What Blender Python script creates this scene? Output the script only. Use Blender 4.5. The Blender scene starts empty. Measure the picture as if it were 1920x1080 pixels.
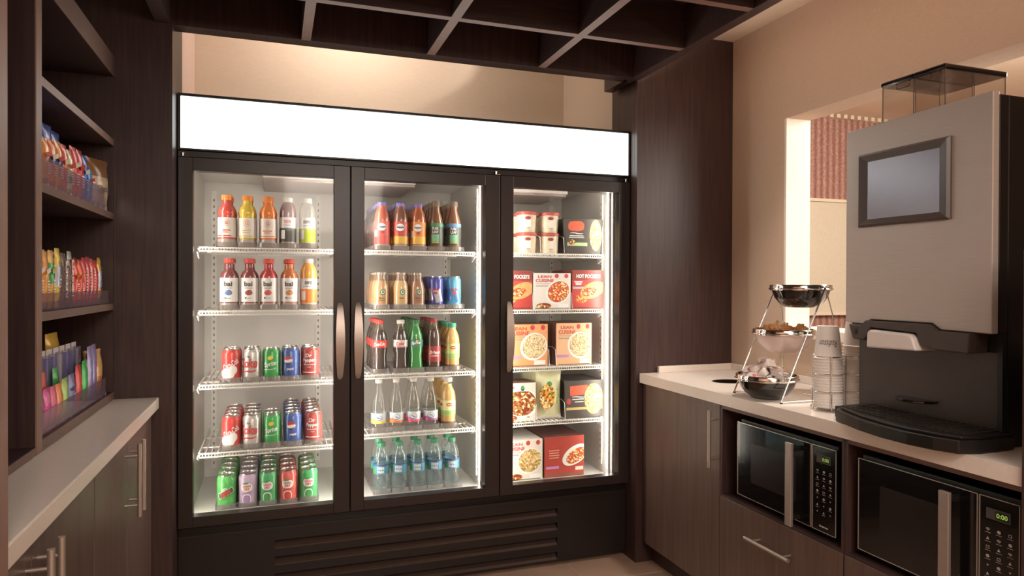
import bpy, bmesh, math, random
from mathutils import Matrix, Vector
random.seed(7)
SC = bpy.context.scene
COL = SC.collection
PI = math.pi

# ------------------------------------------------------------------ camera
FPX = 1277.757
cam = bpy.data.cameras.new('camera'); cam.sensor_width = 36.0; cam.lens = FPX / 1920 * 36
cam.clip_start = 0.02
cobj = bpy.data.objects.new('camera', cam); COL.objects.link(cobj)
yaw, pit, rol = 0.33466017, -0.00624045, 0.0034159
fw = Vector((math.sin(yaw)*math.cos(pit), math.cos(yaw)*math.cos(pit), math.sin(pit)))
rt = Vector((math.cos(yaw), -math.sin(yaw), 0)); up = rt.cross(fw)
r2 = rt*math.cos(rol)+up*math.sin(rol); u2 = -rt*math.sin(rol)+up*math.cos(rol)
M = Matrix((r2, u2, -fw)).transposed().to_4x4(); M.translation = Vector((0, 0, 1.27))
cobj.matrix_world = M
SC.camera = cobj

# ------------------------------------------------------------------ world, exposure, room lights
w = bpy.data.worlds.new('world'); SC.world = w; w.use_nodes = True
w.node_tree.nodes['Background'].inputs[0].default_value = (1.0, 0.86, 0.74, 1)
w.node_tree.nodes['Background'].inputs[1].default_value = 0.25
SC.view_settings.view_transform = 'Standard'; SC.view_settings.look = 'None'
SC.view_settings.gamma = 1.0; SC.view_settings.exposure = 0.0
try: SC.view_settings.use_curve_mapping = False
except Exception: pass

WARM = (1.0, 0.87, 0.77)
SC.cycles.transparent_max_bounces = 40
def area(name, loc, size, power, color=WARM, aim=None, sy=None, spread=PI):
    l = bpy.data.lights.new(name, 'AREA'); l.energy = power; l.color = color; l.size = size
    if sy: l.shape = 'RECTANGLE'; l.size_y = sy
    l.spread = spread
    o = bpy.data.objects.new(name, l); COL.objects.link(o); o.location = loc
    if aim is not None:
        o.rotation_euler = (Vector(aim)-Vector(loc)).to_track_quat('-Z', 'Y').to_euler()
    return o
def spot(name, loc, aim, power, color=WARM, cone=80, blend=.6, rad=.05):
    l = bpy.data.lights.new(name, 'SPOT'); l.energy = power; l.color = color
    l.spot_size = math.radians(cone); l.spot_blend = blend; l.shadow_soft_size = rad
    o = bpy.data.objects.new(name, l); COL.objects.link(o); o.location = loc
    o.rotation_euler = (Vector(aim)-Vector(loc)).to_track_quat('-Z', 'Y').to_euler()
    return o
area('ceiling_lamp_aisle', (0.5, -0.7, 2.40), 1.2, 50, WARM)
area('ceiling_lamp_behind', (0.6, -1.9, 2.3), 1.0, 46, WARM, aim=(0.6, 1.0, 1.1))
area('added_ceiling_uplight', (1.60, 1.6, 2.20), 0.03, 7, WARM, sy=2.1).rotation_euler = (0, PI-.35, 0)  # added unseen uplight behind the beam, brightens ceiling strip and wall top
spot('downlight_counter', (1.74, 1.95, 2.41), (1.74, 2.05, 0.9), 58, WARM, 75, .8)
area('niche_lamp', (0.35, 3.15, 2.84), 0.3, 10.0, WARM, aim=(0.45, 3.69, 2.2))
spot('niche_raking_spot', (1.58, 3.42, 2.52), (-.3, 3.70, 2.46), 16, WARM, 40, .2, .02)
area('next_room_light', (3.3, 1.6, 2.3), 1.0, 60, (1.0, .88, .76), aim=(2.9, 3.2, 1.3))
area('next_room_jamb_light', (2.75, 1.5, 1.75), 0.5, 7, (1.0, .92, .84), aim=(2.13, 2.39, 1.5))

# ------------------------------------------------------------------ materials
MATS = {}
HAZE_MIX = [0.0]
def srgb(c):
    if isinstance(c, str):
        c = tuple(int(c[i:i+2], 16)/255 for i in (0, 2, 4))
    return tuple(((x/12.92) if x <= .04045 else ((x+.055)/1.055)**2.4) for x in c)
def mat(name, col='808080', rough=.5, metal=0, coat=0, emit=0, emitcol=None, noise=0, nscale=30, stretch=(1, 1, 1), bump=0, spec=.5, alpha=None, sheen=0, col2=None, trans=0):
    if name in MATS: return MATS[name]
    m = bpy.data.materials.new(name); MATS[name] = m; m.use_nodes = True
    nt = m.node_tree; b = nt.nodes['Principled BSDF']
    c = tuple(x*(1-HAZE_MIX[0])+y*HAZE_MIX[0] for x, y in zip(srgb(col), srgb('D2C8C0')))
    b.inputs['Base Color'].default_value = (*c, 1)
    b.inputs['Roughness'].default_value = rough; b.inputs['Metallic'].default_value = metal
    b.inputs['Coat Weight'].default_value = coat; b.inputs['Specular IOR Level'].default_value = spec
    b.inputs['Transmission Weight'].default_value = trans
    if emit:
        b.inputs['Emission Color'].default_value = (*srgb(emitcol or col), 1); b.inputs['Emission Strength'].default_value = emit
    if noise or bump or col2:
        tc = nt.nodes.new('ShaderNodeTexCoord'); mp = nt.nodes.new('ShaderNodeMapping'); nz = nt.nodes.new('ShaderNodeTexNoise')
        mp.inputs['Scale'].default_value = stretch; nz.inputs['Scale'].default_value = nscale; nz.inputs['Detail'].default_value = 4
        nt.links.new(tc.outputs['Object'], mp.inputs[0]); nt.links.new(mp.outputs[0], nz.inputs[0])
        if noise or col2:
            rp = nt.nodes.new('ShaderNodeValToRGB')
            rp.color_ramp.elements[0].position = .3; rp.color_ramp.elements[1].position = .7
            if col2: a, z = c, srgb(col2)
            else: a, z = tuple(x*(1-noise) for x in c), tuple(min(1, x*(1+noise)) for x in c)
            rp.color_ramp.elements[0].color = (*a, 1); rp.color_ramp.elements[1].color = (*z, 1)
            nt.links.new(nz.outputs[0], rp.inputs[0]); nt.links.new(rp.outputs[0], b.inputs['Base Color'])
        if bump:
            bp = nt.nodes.new('ShaderNodeBump'); bp.inputs['Strength'].default_value = bump; bp.inputs['Distance'].default_value = .002
            nt.links.new(nz.outputs[0], bp.inputs['Height']); nt.links.new(bp.outputs[0], b.inputs['Normal'])
    return m
def clear(name, tint='FFFFFF', gloss=.12, body=.1, bodycol=None, rough=.05):
    """thin clear plastic or glass: see-through, a little gloss, a little milky body"""
    if name in MATS: return MATS[name]
    m = bpy.data.materials.new(name); MATS[name] = m; m.use_nodes = True
    nt = m.node_tree; nt.nodes.remove(nt.nodes['Principled BSDF']); out = nt.nodes['Material Output']
    t = nt.nodes.new('ShaderNodeBsdfTransparent'); t.inputs[0].default_value = (*srgb(tint), 1)
    g = nt.nodes.new('ShaderNodeBsdfGlossy'); g.inputs['Roughness'].default_value = rough
    d = nt.nodes.new('ShaderNodeBsdfTranslucent'); d.inputs[0].default_value = (*srgb(bodycol or tint), 1)
    d2 = nt.nodes.new('ShaderNodeBsdfDiffuse'); d2.inputs[0].default_value = (*srgb(bodycol or tint), 1)
    ad = nt.nodes.new('ShaderNodeMixShader'); ad.inputs[0].default_value = .5
    nt.links.new(d.outputs[0], ad.inputs[1]); nt.links.new(d2.outputs[0], ad.inputs[2])
    m1 = nt.nodes.new('ShaderNodeMixShader'); m1.inputs[0].default_value = body
    nt.links.new(t.outputs[0], m1.inputs[1]); nt.links.new(ad.outputs[0], m1.inputs[2])
    lw = nt.nodes.new('ShaderNodeLayerWeight'); lw.inputs[0].default_value = .5
    pw = nt.nodes.new('ShaderNodeMath'); pw.operation = 'POWER'; pw.inputs[1].default_value = 4
    nt.links.new(lw.outputs['Facing'], pw.inputs[0])
    mu = nt.nodes.new('ShaderNodeMath'); mu.operation = 'MULTIPLY_ADD'; mu.inputs[1].default_value = min(1, gloss*4); mu.inputs[2].default_value = gloss*.2; mu.use_clamp = True
    nt.links.new(pw.outputs[0], mu.inputs[0])
    m2 = nt.nodes.new('ShaderNodeMixShader'); nt.links.new(mu.outputs[0], m2.inputs[0])
    nt.links.new(m1.outputs[0], m2.inputs[1]); nt.links.new(g.outputs[0], m2.inputs[2])
    nt.links.new(m2.outputs[0], out.inputs[0])
    return m

WOOD = mat('espresso_wood', '38272A', .42, nscale=6, stretch=(14, 14, .7), col2='4A362F', bump=.05)
WOODH = mat('espresso_wood_horizontal', '35262A', .45, nscale=6, stretch=(.8, .8, 14), col2='46342E')
EDGE = mat('pale_wood_edge', '8A6C60', .5, noise=.08, nscale=8, stretch=(6, 6, 1))  # paler brown for edges, bar undersides and one end panel
SHELFW = mat('shelf_board_wood', '6E564D', .5, noise=.08, nscale=8, stretch=(6, 6, 1))
DOORW = mat('cabinet_door_wood', '57453E', .38, nscale=5, stretch=(12, 12, .6), col2='69554C')
WALL = mat('woven_beige_wallcovering', 'CCB29C', .85, noise=.05, nscale=60, stretch=(1, 1, 6), bump=.1)
CREAM = mat('cream_paint', 'D9C9B6', .8, noise=.03, nscale=40, stretch=(1, 1, 6), bump=.08)
CEILM = mat('ceiling_paint', 'F0DCC6', .9, noise=.02, nscale=20)
QUARTZ = mat('pale_quartz', 'E6DCD2', .28, noise=.03, nscale=90)
BLACKM = mat('black_powder_coat', '1D1817', .38, noise=.06, nscale=40)
DOORF = mat('black_brown_door_frame', '2B2220', .35, noise=.05, nscale=40)
LINER = mat('white_fridge_liner', 'DAD7D2', .35, noise=.015, nscale=10)
WIREW = mat('white_coated_wire', 'EDEAE4', .35, noise=.01, nscale=10)
STEEL = mat('brushed_steel', 'BDB2A9', .42, .8, noise=.05, nscale=20, stretch=(1, 1, 40))
CHROME = mat('chrome_wire', 'E6E2DC', .12, 1, noise=.01, nscale=10)
PINHOLE = mat('dark_slot', '3A3534', .7, noise=.05)
GLASS = clear('door_glass', 'FBFDFC', .05, .0)
ACRY = clear('clear_acrylic', 'F6F4F6', .16, .16, 'E8E0E8')
ACRYV = clear('violet_tinted_acrylic', 'F8F3F9', .2, .10, 'D9C6D8')
LIGHTBOX = mat('lit_header_panel', 'FFFFFF', .5, emit=2.6, emitcol='F4FFFC', noise=.01)
STRIP = mat('led_strip', 'FFFFFF', .5, emit=24, emitcol='FFF4E8', noise=.01)
SILV = mat('can_silver', 'C8C4C0', .28, .9, noise=.03, nscale=40)
PLBLK = mat('black_plastic', '17130F', .35, noise=.05, nscale=50)
MWBLK = mat('black_gloss_glass', '0E0C0C', .16, coat=.5, noise=.03)
MWWIN = mat('microwave_window_mesh', '231D1C', .25, noise=.1, nscale=300)
OUTL = mat('silver_outline', 'D8D0C8', .3, .8, noise=.02)
WHITE = mat('white_print', 'F4F1EE', .5, noise=.01)
PAPERC = mat('white_paper_cup', 'EFE9E4', .6, noise=.015, nscale=60)

# ------------------------------------------------------------------ mesh builder
class MB:
    def __init__(s): s.v = []; s.f = []; s.m = []; s.s = []; s.mats = []
    def mi(s, m):
        if m not in s.mats: s.mats.append(m)
        return s.mats.index(m)
    def add(s, vs, fs, m, smooth=False):
        o = len(s.v); k = s.mi(m); s.v += [tuple(v) for v in vs]
        for f in fs: s.f.append(tuple(i+o for i in f)); s.m.append(k); s.s.append(smooth)
        return s
    def box(s, x0, x1, y0, y1, z0, z1, m):
        v = [(x, y, z) for z in (z0, z1) for y in (y0, y1) for x in (x0, x1)]
        return s.add(v, [(0, 2, 3, 1), (4, 5, 7, 6), (0, 1, 5, 4), (2, 6, 7, 3), (0, 4, 6, 2), (1, 3, 7, 5)], m)
    def lathe(s, prof, m, cx=0, cy=0, n=20, mats=None, sx=1, sy=1, closed=True):
        vs = []; fs = []; ms = []
        for r, z in prof:
            for j in range(n):
                a = 2*PI*j/n; vs.append((cx+r*math.cos(a)*sx, cy+r*math.sin(a)*sy, z))
        o = len(s.v); s.v += vs
        for i in range(len(prof)-1):
            mm = mats[i] if mats else m; k = s.mi(mm)
            for j in range(n):
                j2 = (j+1) % n
                s.f.append((o+i*n+j, o+i*n+j2, o+(i+1)*n+j2, o+(i+1)*n+j)); s.m.append(k); s.s.append(True)
        if closed:
            if prof[0][0] > 1e-5: s.f.append(tuple(o+j for j in reversed(range(n)))); s.m.append(s.mi(mats[0] if mats else m)); s.s.append(False)
            L = (len(prof)-1)*n
            if prof[-1][0] > 1e-5: s.f.append(tuple(o+L+j for j in range(n))); s.m.append(s.mi(mats[-1] if mats else m)); s.s.append(False)
        return s
    def tube(s, pts, r, m, n=8, close=False):
        pts = [Vector(p) for p in pts]; o = len(s.v); k = s.mi(m); N = len(pts)
        for i, p in enumerate(pts):
            if close: t = pts[(i+1) % N]-pts[i-1]
            else: t = pts[min(i+1, N-1)]-pts[max(i-1, 0)]
            t.normalize(); a = Vector((0, 0, 1)) if abs(t.z) < .9 else Vector((1, 0, 0))
            u = t.cross(a).normalized(); w_ = u.cross(t)
            for j in range(n):
                q = 2*PI*j/n; s.v.append(tuple(p+u*r*math.cos(q)+w_*r*math.sin(q)))
        R = range(N) if close else range(N-1)
        for i in R:
            i2 = (i+1) % N
            for j in range(n):
                j2 = (j+1) % n
                s.f.append((o+i*n+j2, o+i*n+j, o+i2*n+j, o+i2*n+j2)); s.m.append(k); s.s.append(True)
        if not close:
            s.f.append(tuple(o+j for j in range(n))); s.m.append(k); s.s.append(False)
            s.f.append(tuple(o+(N-1)*n+j for j in reversed(range(n)))); s.m.append(k); s.s.append(False)
        return s
    def prism(s, poly, axis, a, b, m, smooth=False):
        """extrude a 2D polygon along axis 0/1/2 between a and b"""
        n = len(poly)
        def P(p, t):
            return (t, p[0], p[1]) if axis == 0 else (p[0], t, p[1]) if axis == 1 else (p[0], p[1], t)
        vs = [P(p, a) for p in poly]+[P(p, b) for p in poly]
        fs = [tuple(range(n)), tuple(reversed(range(n, 2*n)))]+[(i, i+n, (i+1) % n+n, (i+1) % n) for i in range(n)]
        area2 = sum(poly[i][0]*poly[(i+1) % n][1]-poly[(i+1) % n][0]*poly[i][1] for i in range(n))
        flip = (area2 > 0) if axis != 1 else (area2 < 0)
        if flip: fs = [tuple(reversed(f)) for f in fs]
        return s.add(vs, [tuple(reversed(f)) for f in fs] if False else fs, m, smooth)
    def build(s, name, parent=None, loc=None, rot=None, bevel=0, seg=2):
        me = bpy.data.meshes.new(name); me.from_pydata(s.v, [], s.f)
        for m in s.mats: me.materials.append(m)
        me.polygons.foreach_set('material_index', s.m); me.polygons.foreach_set('use_smooth', s.s)
        me.update()
        if any(s.s):
            try: me.set_sharp_from_angle(angle=math.radians(50))
            except Exception: pass
        o = bpy.data.objects.new(name, me); COL.objects.link(o)
        if parent: o.parent = parent
        if loc: o.location = loc
        if rot: o.rotation_euler = rot
        if bevel:
            b = o.modifiers.new('bevel', 'BEVEL'); b.width = bevel; b.segments = seg; b.limit_method = 'ANGLE'
        return o
def tag(o, label=None, cat=None, group=None, kind=None):
    if label: o['label'] = label
    if cat: o['category'] = cat
    if group: o['group'] = group
    if kind: o['kind'] = kind
    return o
def empty(name, loc=(0, 0, 0), rz=0, label=None, cat=None, group=None):
    o = bpy.data.objects.new(name, None); COL.objects.link(o); o.location = loc; o.rotation_euler = (0, 0, rz)
    o.empty_display_size = .05
    return tag(o, label, cat, group)
def copy_tree(o, parent=None):
    c = o.copy(); COL.objects.link(c); c.parent = parent
    for ch in list(KIDS.get(o.name, [])):
        k = copy_tree(ch, c); KIDS.setdefault(c.name, []).append(k)
    return c
KIDS = {}
def kids(o):
    KIDS[o.name] = [c for c in bpy.data.objects if c.parent == o]
    for c in KIDS[o.name]: kids(c)
def struct(mb, name, **k): return tag(mb.build(name, **k), kind='structure')

# ---- flat text meshes
TX = {}
def text2d(t, size=1, shear=0, bold=0):
    key = (t, shear, bold)
    if key not in TX:
        cu = bpy.data.curves.new('t', 'FONT'); cu.body = t; cu.size = 1; cu.shear = shear; cu.offset = bold
        cu.align_x = 'CENTER'; cu.align_y = 'CENTER'; cu.resolution_u = 3
        ob = bpy.data.objects.new('t', cu); COL.objects.link(ob)
        bpy.context.view_layer.update()
        me = ob.evaluated_get(bpy.context.evaluated_depsgraph_get()).to_mesh()
        vs = [(v.co.x, v.co.y) for v in me.vertices]; fs = [tuple(p.vertices) for p in me.polygons]
        bpy.data.objects.remove(ob); bpy.data.curves.remove(cu)
        TX[key] = (vs, fs)
    vs, fs = TX[key]
    return [(x*size, y*size) for x, y in vs], fs
def fit2d(t, width, height, shear=0, bold=.02):
    vs, fs = text2d(t, 1, shear, bold)
    xs = [v[0] for v in vs]; ys = [v[1] for v in vs]
    sx = width/(max(xs)-min(xs)); sy = height/(max(ys)-min(ys)); mx = (max(xs)+min(xs))/2; my = (max(ys)+min(ys))/2
    return [((x-mx)*sx, (y-my)*sy) for x, y in vs], fs
def ell2d(a, b, n=14, p=2):
    """ellipse as vertical slices so that it can be wrapped"""
    vs = []; fs = []
    for i in range(n+1):
        x = -a*math.cos(PI*i/n); y = b*(max(0, 1-abs(x/a)**p))**(1/p); vs += [(x, -y), (x, y)]
    for i in range(n): fs.append((2*i, 2*i+2, 2*i+3, 2*i+1))
    return vs, fs
def rect2d(a, b, n=6):
    vs = []; fs = []
    for i in range(n+1):
        x = -a+2*a*i/n; vs += [(x, -b), (x, b)]
    for i in range(n): fs.append((2*i, 2*i+2, 2*i+3, 2*i+1))
    return vs, fs
def swoosh2d(a, b, h, n=12):
    vs = []; fs = []
    for i in range(n+1):
        t = i/n; x = -a+2*a*t; y = b*math.sin(t*2*PI); e = h*(math.sin(PI*t)**.5+.05); vs += [(x, y-e), (x, y+e)]
    for i in range(n): fs.append((2*i, 2*i+2, 2*i+3, 2*i+1))
    return vs, fs
def xf(d, dx=0, dy=0, rot=0, sc=1):
    vs, fs = d; c, s_ = math.cos(rot), math.sin(rot)
    return [((x*c-y*s_)*sc+dx, (x*s_+y*c)*sc+dy) for x, y in vs], fs
def wrap(mb, d, m, r, z, ang=0, off=.0005):
    vs, fs = d
    mb.add([((r+off)*math.sin(x/r+ang), -(r+off)*math.cos(x/r+ang), z+y) for x, y in vs], fs, m)
def flat(mb, d, m, x, z, y, off=.0004):
    """stick a flat print on a face looking towards -Y"""
    vs, fs = d
    mb.add([(x+a, y-off, z+b) for a, b in vs], fs, m)
def flatX(mb, d, m, y, z, x, off=.0006):
    """stick a print on a face looking towards -X (as seen from there, right is -Y)"""
    vs, fs = d
    mb.add([(x-off, y-a, z+b) for a, b in vs], fs, m)
def col(name, c, rough=.45, **k): return mat(name, c, rough, **k)

# ================================================================== ROOM
struct(MB().box(-.95, 5.2, -2.6, 3.9, -.05, 0, mat('stone_tile', 'A98D79', .45, noise=.12, nscale=5)), 'floor')
fl = MB()
GR = mat('tile_grout', 'B59A85', .8, noise=.05)
for y in (2.62, 2.02, 1.42, .82, .22): fl.box(-.38, 1.62, y, y+.006, 0, .0015, GR)
for i, x in enumerate((1.25, .65, .05)): fl.box(x, x+.006, -.4, 2.82, 0, .0015, GR)
struct(fl, 'floor_grout')
struct(MB().box(-.95, 5.2, -2.6, 2.985, 2.43, 2.5, CEILM).box(1.65, 5.2, 2.985, 3.9, 2.43, 2.5, CEILM), 'ceiling')
struct(MB().box(-.95, 1.65, 2.985, 3.9, 2.9, 2.95, CEILM).box(-.95, 1.65, 2.975, 2.985, 2.5, 2.95, CEILM), 'ceiling_niche')
struct(MB().box(-1.05, -.95, -2.6, 3.9, 0, 2.5, WALL), 'wall_left')
struct(MB().box(-.95, 5.2, -2.7, -2.6, 0, 2.5, WALL), 'wall_front')
wb = MB().box(-.95, 1.9, 3.69, 3.8, 0, 2.9, CREAM); struct(wb, 'wall_back')
struct(MB().box(-.46, -.375, 2.96, 3.69, 0, 2.9, mat('pale_paint', 'DCC4B8', .8, noise=.02)), 'wall_niche_left')
struct(MB().box(1.60, 1.7, 2.99, 3.69, 0, 2.9, CREAM), 'wall_niche_right')
# right wall with the pass-through opening (Y 1.0..2.39, z 1.05..1.984)
wr = MB()
OY0, OY1, OZ0, OZ1 = -.1, 2.39, 1.05, 1.984
wr.box(2.07, 2.2, OY1, 3.0, 0, 2.43, WALL); wr.box(2.07, 2.2, -2.6, OY0, 0, 2.43, WALL)
wr.box(2.07, 2.2, OY0, OY1, 0, OZ0, WALL); wr.box(2.07, 2.2, OY0, OY1, OZ1, 2.43, WALL)
struct(wr, 'wall_right')
struct(MB().box(2.045, 2.26, OY0, OY1-.001, OZ0, OZ0+.038, mat('white_sill', 'F2E6DA', .4, noise=.01)), 'trim_1', bevel=.003)
struct(MB().box(2.071, 2.199, OY1-.012, OY1, OZ0+.038, OZ1, mat('jamb_plaster', 'F1E4D6', .7, noise=.03, nscale=60)), 'trim_2')
# next room
def wallpaper():
    m = bpy.data.materials.new('striped_wallpaper'); m.use_nodes = True; nt = m.node_tree; b = nt.nodes['Principled BSDF']
    tc = nt.nodes.new('ShaderNodeTexCoord'); wv = nt.nodes.new('ShaderNodeTexWave'); wv.inputs['Scale'].default_value = 6.0
    wv.bands_direction = 'X'; wv.inputs['Distortion'].default_value = 0
    w2 = nt.nodes.new('ShaderNodeTexVoronoi'); w2.inputs['Scale'].default_value = 90
    rp = nt.nodes.new('ShaderNodeValToRGB'); rp.color_ramp.elements[0].color = (*srgb('A87468'), 1); rp.color_ramp.elements[1].color = (*srgb('CFA495'), 1)
    mx = nt.nodes.new('ShaderNodeMixRGB'); mx.blend_type = 'MULTIPLY'; mx.inputs[0].default_value = .5
    nt.links.new(tc.outputs['Object'], wv.inputs[0]); nt.links.new(tc.outputs['Object'], w2.inputs[0])
    nt.links.new(wv.outputs[0], rp.inputs[0]); nt.links.new(rp.outputs[0], mx.inputs[1]); nt.links.new(w2.outputs[0], mx.inputs[2])
    nt.links.new(mx.outputs[0], b.inputs['Base Color']); b.inputs['Roughness'].default_value = .8
    return m
WP = wallpaper()
struct(MB().box(2.2, 5.2, 3.69, 3.8, 0, 2.43, WP), 'wall_far')
struct(MB().box(5.1, 5.2, -2.6, 3.69, 0, 2.43, CREAM), 'wall_east')
pn = MB().box(2.2, 5.1, 3.655, 3.69, 1.08, 1.83, mat('wainscot_cream', 'D9CDB8', .8, noise=.03, nscale=50))
pn.box(2.2, 5.1, 3.64, 3.69, 1.83, 1.85, mat('cream_rail', 'E6D8C2', .5, noise=.01)); pn.box(2.2, 5.1, 3.64, 3.69, 1.065, 1.082, MATS['cream_rail'])
struct(pn, 'trim_3')
cr = MB()
for i in range(46): cr.box(2.22+i*.06, 2.25+i*.06, 3.65, 3.69, 2.405, 2.43, MATS['cream_rail'])
struct(cr, 'trim_4')

# tall wood panels beside the cooler
struct(MB().box(1.552, 2.069, 2.74, 2.765, 0, 2.429, WOOD).box(1.552, 1.6, 2.765, 2.985, 0, 2.429, WOOD), 'trim_5', bevel=.001)
struct(MB().box(-.949, -.3455, 2.691, 2.715, 0, 2.429, WOOD).box(-.385, -.3455, 2.715, 2.96, 0, 2.429, WOODH), 'trim_6', bevel=.001)
struct(MB().box(1.56, 2.069, 1.0, 1.05, 0, 1.35, WOOD), 'trim_7')
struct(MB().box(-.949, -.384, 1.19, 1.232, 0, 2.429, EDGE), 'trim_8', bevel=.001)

# coffered soffit
so = MB()
BT = .17
Z0 = 2.19
for x in (.11, .59, 1.07): so.box(x-.017, x+.017, .05, 2.70, Z0, Z0+BT, WOODH)
for y in (2.31, 1.90, 1.48, 1.06, .64): so.box(-.352, 1.505, y-.015, y+.015, Z0, Z0+BT, WOODH)
eb = MB()
so.box(-.352, 1.505, 2.70, 2.77, Z0, Z0+BT, WOOD)
so.box(-.40, -.352, .05, 2.945, Z0, Z0+BT, WOOD)
so.box(1.505, 1.55, .05, 2.735, Z0, Z0+BT, WOOD)
so.box(1.489, 1.535, 2.74, 2.945, Z0, Z0+BT, WOOD)
so.box(-.40, 1.55, .05, 2.77, Z0+BT, Z0+BT+.02, WOOD)
# paler layer under the lattice bars
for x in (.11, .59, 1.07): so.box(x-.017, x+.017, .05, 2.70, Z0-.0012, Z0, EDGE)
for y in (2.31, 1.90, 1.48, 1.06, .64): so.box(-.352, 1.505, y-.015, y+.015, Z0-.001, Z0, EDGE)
tag(so.build('coffered_soffit'), kind='structure'); bpy.data.objects['coffered_soffit'].name = 'ceiling_soffit'

# ================================================================== LEFT SIDE
# wall shelving unit: two open bays
XF, XB = -.526, -.90
sh = empty('shelving_unit', (XF, 1.9, .864), 0, 'tall dark wood wall shelving with open bays above the left countertop', 'shelving')
def part(mb, name, root, **k):
    o = mb.build(name, **k); o.parent = root
    o.matrix_parent_inverse = Matrix.Translation(-Vector(root.location)) if root.rotation_euler.z == 0 else root.matrix_basis.inverted()
    return o
part(MB().box(XB-.01, XB, 1.235, 2.69, .866, 2.05, WOOD), 'back_panel', sh)
part(MB().box(XB, XF, 1.235, 1.255, .866, 2.05, WOOD), 'side_panel', sh)
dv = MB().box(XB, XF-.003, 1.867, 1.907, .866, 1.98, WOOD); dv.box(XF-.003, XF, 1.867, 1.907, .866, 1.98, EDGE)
part(dv, 'divider', sh)
en = MB().box(XB, XF-.003, 2.678, 2.690, .866, 2.05, WOOD)
part(en, 'side_panel', sh)
def board(y0, y1, z0, z1, nm, m=None):
    part(MB().box(XB, XF-.003, y0, y1, z0, z1, WOODH).box(XF-.003, XF, y0, y1, z0, z1, m or SHELFW), nm, sh)
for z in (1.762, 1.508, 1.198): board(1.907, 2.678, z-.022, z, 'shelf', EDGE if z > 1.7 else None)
board(1.907, 2.678, .866, .892, 'bottom_board'); board(1.255, 1.867, .866, .884, 'bottom_board')
board(1.235, 2.69, 1.98, 2.05, 'top_rail')

# left countertop and base cabinets
tag(MB().box(-.90, -.388, 1.234, 2.689, .824, .864, QUARTZ).build('countertop', bevel=.003), 'narrow pale quartz countertop on the left below the snack shelves', 'countertop')
def bar_handle(root, p0, p1, post, r=.0065, nm='handle'):
    """p0,p1 ends of the bar; post vector to the door face"""
    p0, p1, post = Vector(p0), Vector(p1), Vector(post); d = (p1-p0)
    mb = MB().tube([p0, p1], r, STEEL, 12)
    for t in (.16, .84):
        q = p0+d*t; mb.tube([q, q+post], r*.62, STEEL, 8)
    o = mb.build(nm); o.parent = root; o.matrix_parent_inverse = root.matrix_world.inverted() if False else Matrix.Identity(4)
    return o
def cabinet_left(y0, y1, ym, hy, label):
    c = empty('base_cabinet', (0, 0, 0), 0, label, 'cabinet')
    MB().box(-.90, -.432, y0, y1, .1, .823, WOOD).box(-.9, -.48, y0, y1, 0, .1, WOOD).build('cabinet_body', c)
    for k, (a, b) in enumerate(((y0+.002, ym-.0015), (ym+.0015, y1-.002))):
        d = MB().box(-.43, -.41, a, b, .105, .815, DOORW).build('door', c, bevel=.0012)
        bar_handle(d, (-.372, hy[k], .80), (-.372, hy[k], .588), (-.038, 0, 0))
    return c
cabinet_left(1.877, 2.676, 2.26, (2.228, 2.292), 'dark wood base cabinet under the left counter, nearer the glass door cooler')
cabinet_left(1.0, 1.875, 1.428, (1.397, 1.459), 'dark wood base cabinet under the left counter, nearest the viewer')
tag(MB().box(-.90, -.415, 2.677, 2.69, 0, .823, WOOD).build('filler_panel'), 'thin dark wood filler between the left cabinets and tall panel', 'panel')

# ================================================================== RIGHT SIDE
def rect_hole_prism(outer, hole, z0, z1, m):
    from mathutils.geometry import tessellate_polygon
    P = [Vector((x, y, 0)) for x, y in outer]; H = [Vector((x, y, 0)) for x, y in hole]
    tri = tessellate_polygon([P, H]); al = [(p.x, p.y) for p in P+H]; n = len(al); no = len(outer)
    mb = MB()
    def ccw(t):
        (a, b), (c, d), (e, f) = (al[i] for i in t); return (c-a)*(f-b)-(e-a)*(d-b) > 0
    top = [t if ccw(t) else tuple(reversed(t)) for t in tri]
    mb.add([(x, y, z1) for x, y in al], top, m); mb.add([(x, y, z0) for x, y in al], [tuple(reversed(t)) for t in top], m)
    for ring in (list(range(no)), list(range(no, n))):
        for i in range(len(ring)):
            a, b = ring[i], ring[(i+1) % len(ring)]
            mb.add([(*al[a], z0), (*al[b], z0), (*al[b], z1), (*al[a], z1)], [(0, 1, 2, 3)], m)
    return mb
HC = (1.80, 2.40); HR = .075
ct = rect_hole_prism([(1.568, 1.051), (2.068, 1.051), (2.068, 2.738), (1.568, 2.738)], [(HC[0]+HR*math.cos(2*PI*i/24), HC[1]+HR*.85*math.sin(2*PI*i/24)) for i in range(24)], .822, .864, QUARTZ)
ctr = ct.build('countertop'); tag(ctr, 'white quartz countertop under the coffee machine with a round waste hole', 'countertop')
MB().box(2.052, 2.068, 1.66, 2.738, .864, .894, QUARTZ).box(1.66, 2.052, 2.722, 2.738, .864, .894, QUARTZ).build('backsplash', ctr, bevel=.002)
MB().lathe([(HR-.001, .823), (HR-.001, .863), (HR-.006, .863), (HR-.006, .823)], PLBLK, HC[0], HC[1], 24, sy=.85, closed=False).build('waste_ring', ctr)

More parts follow.
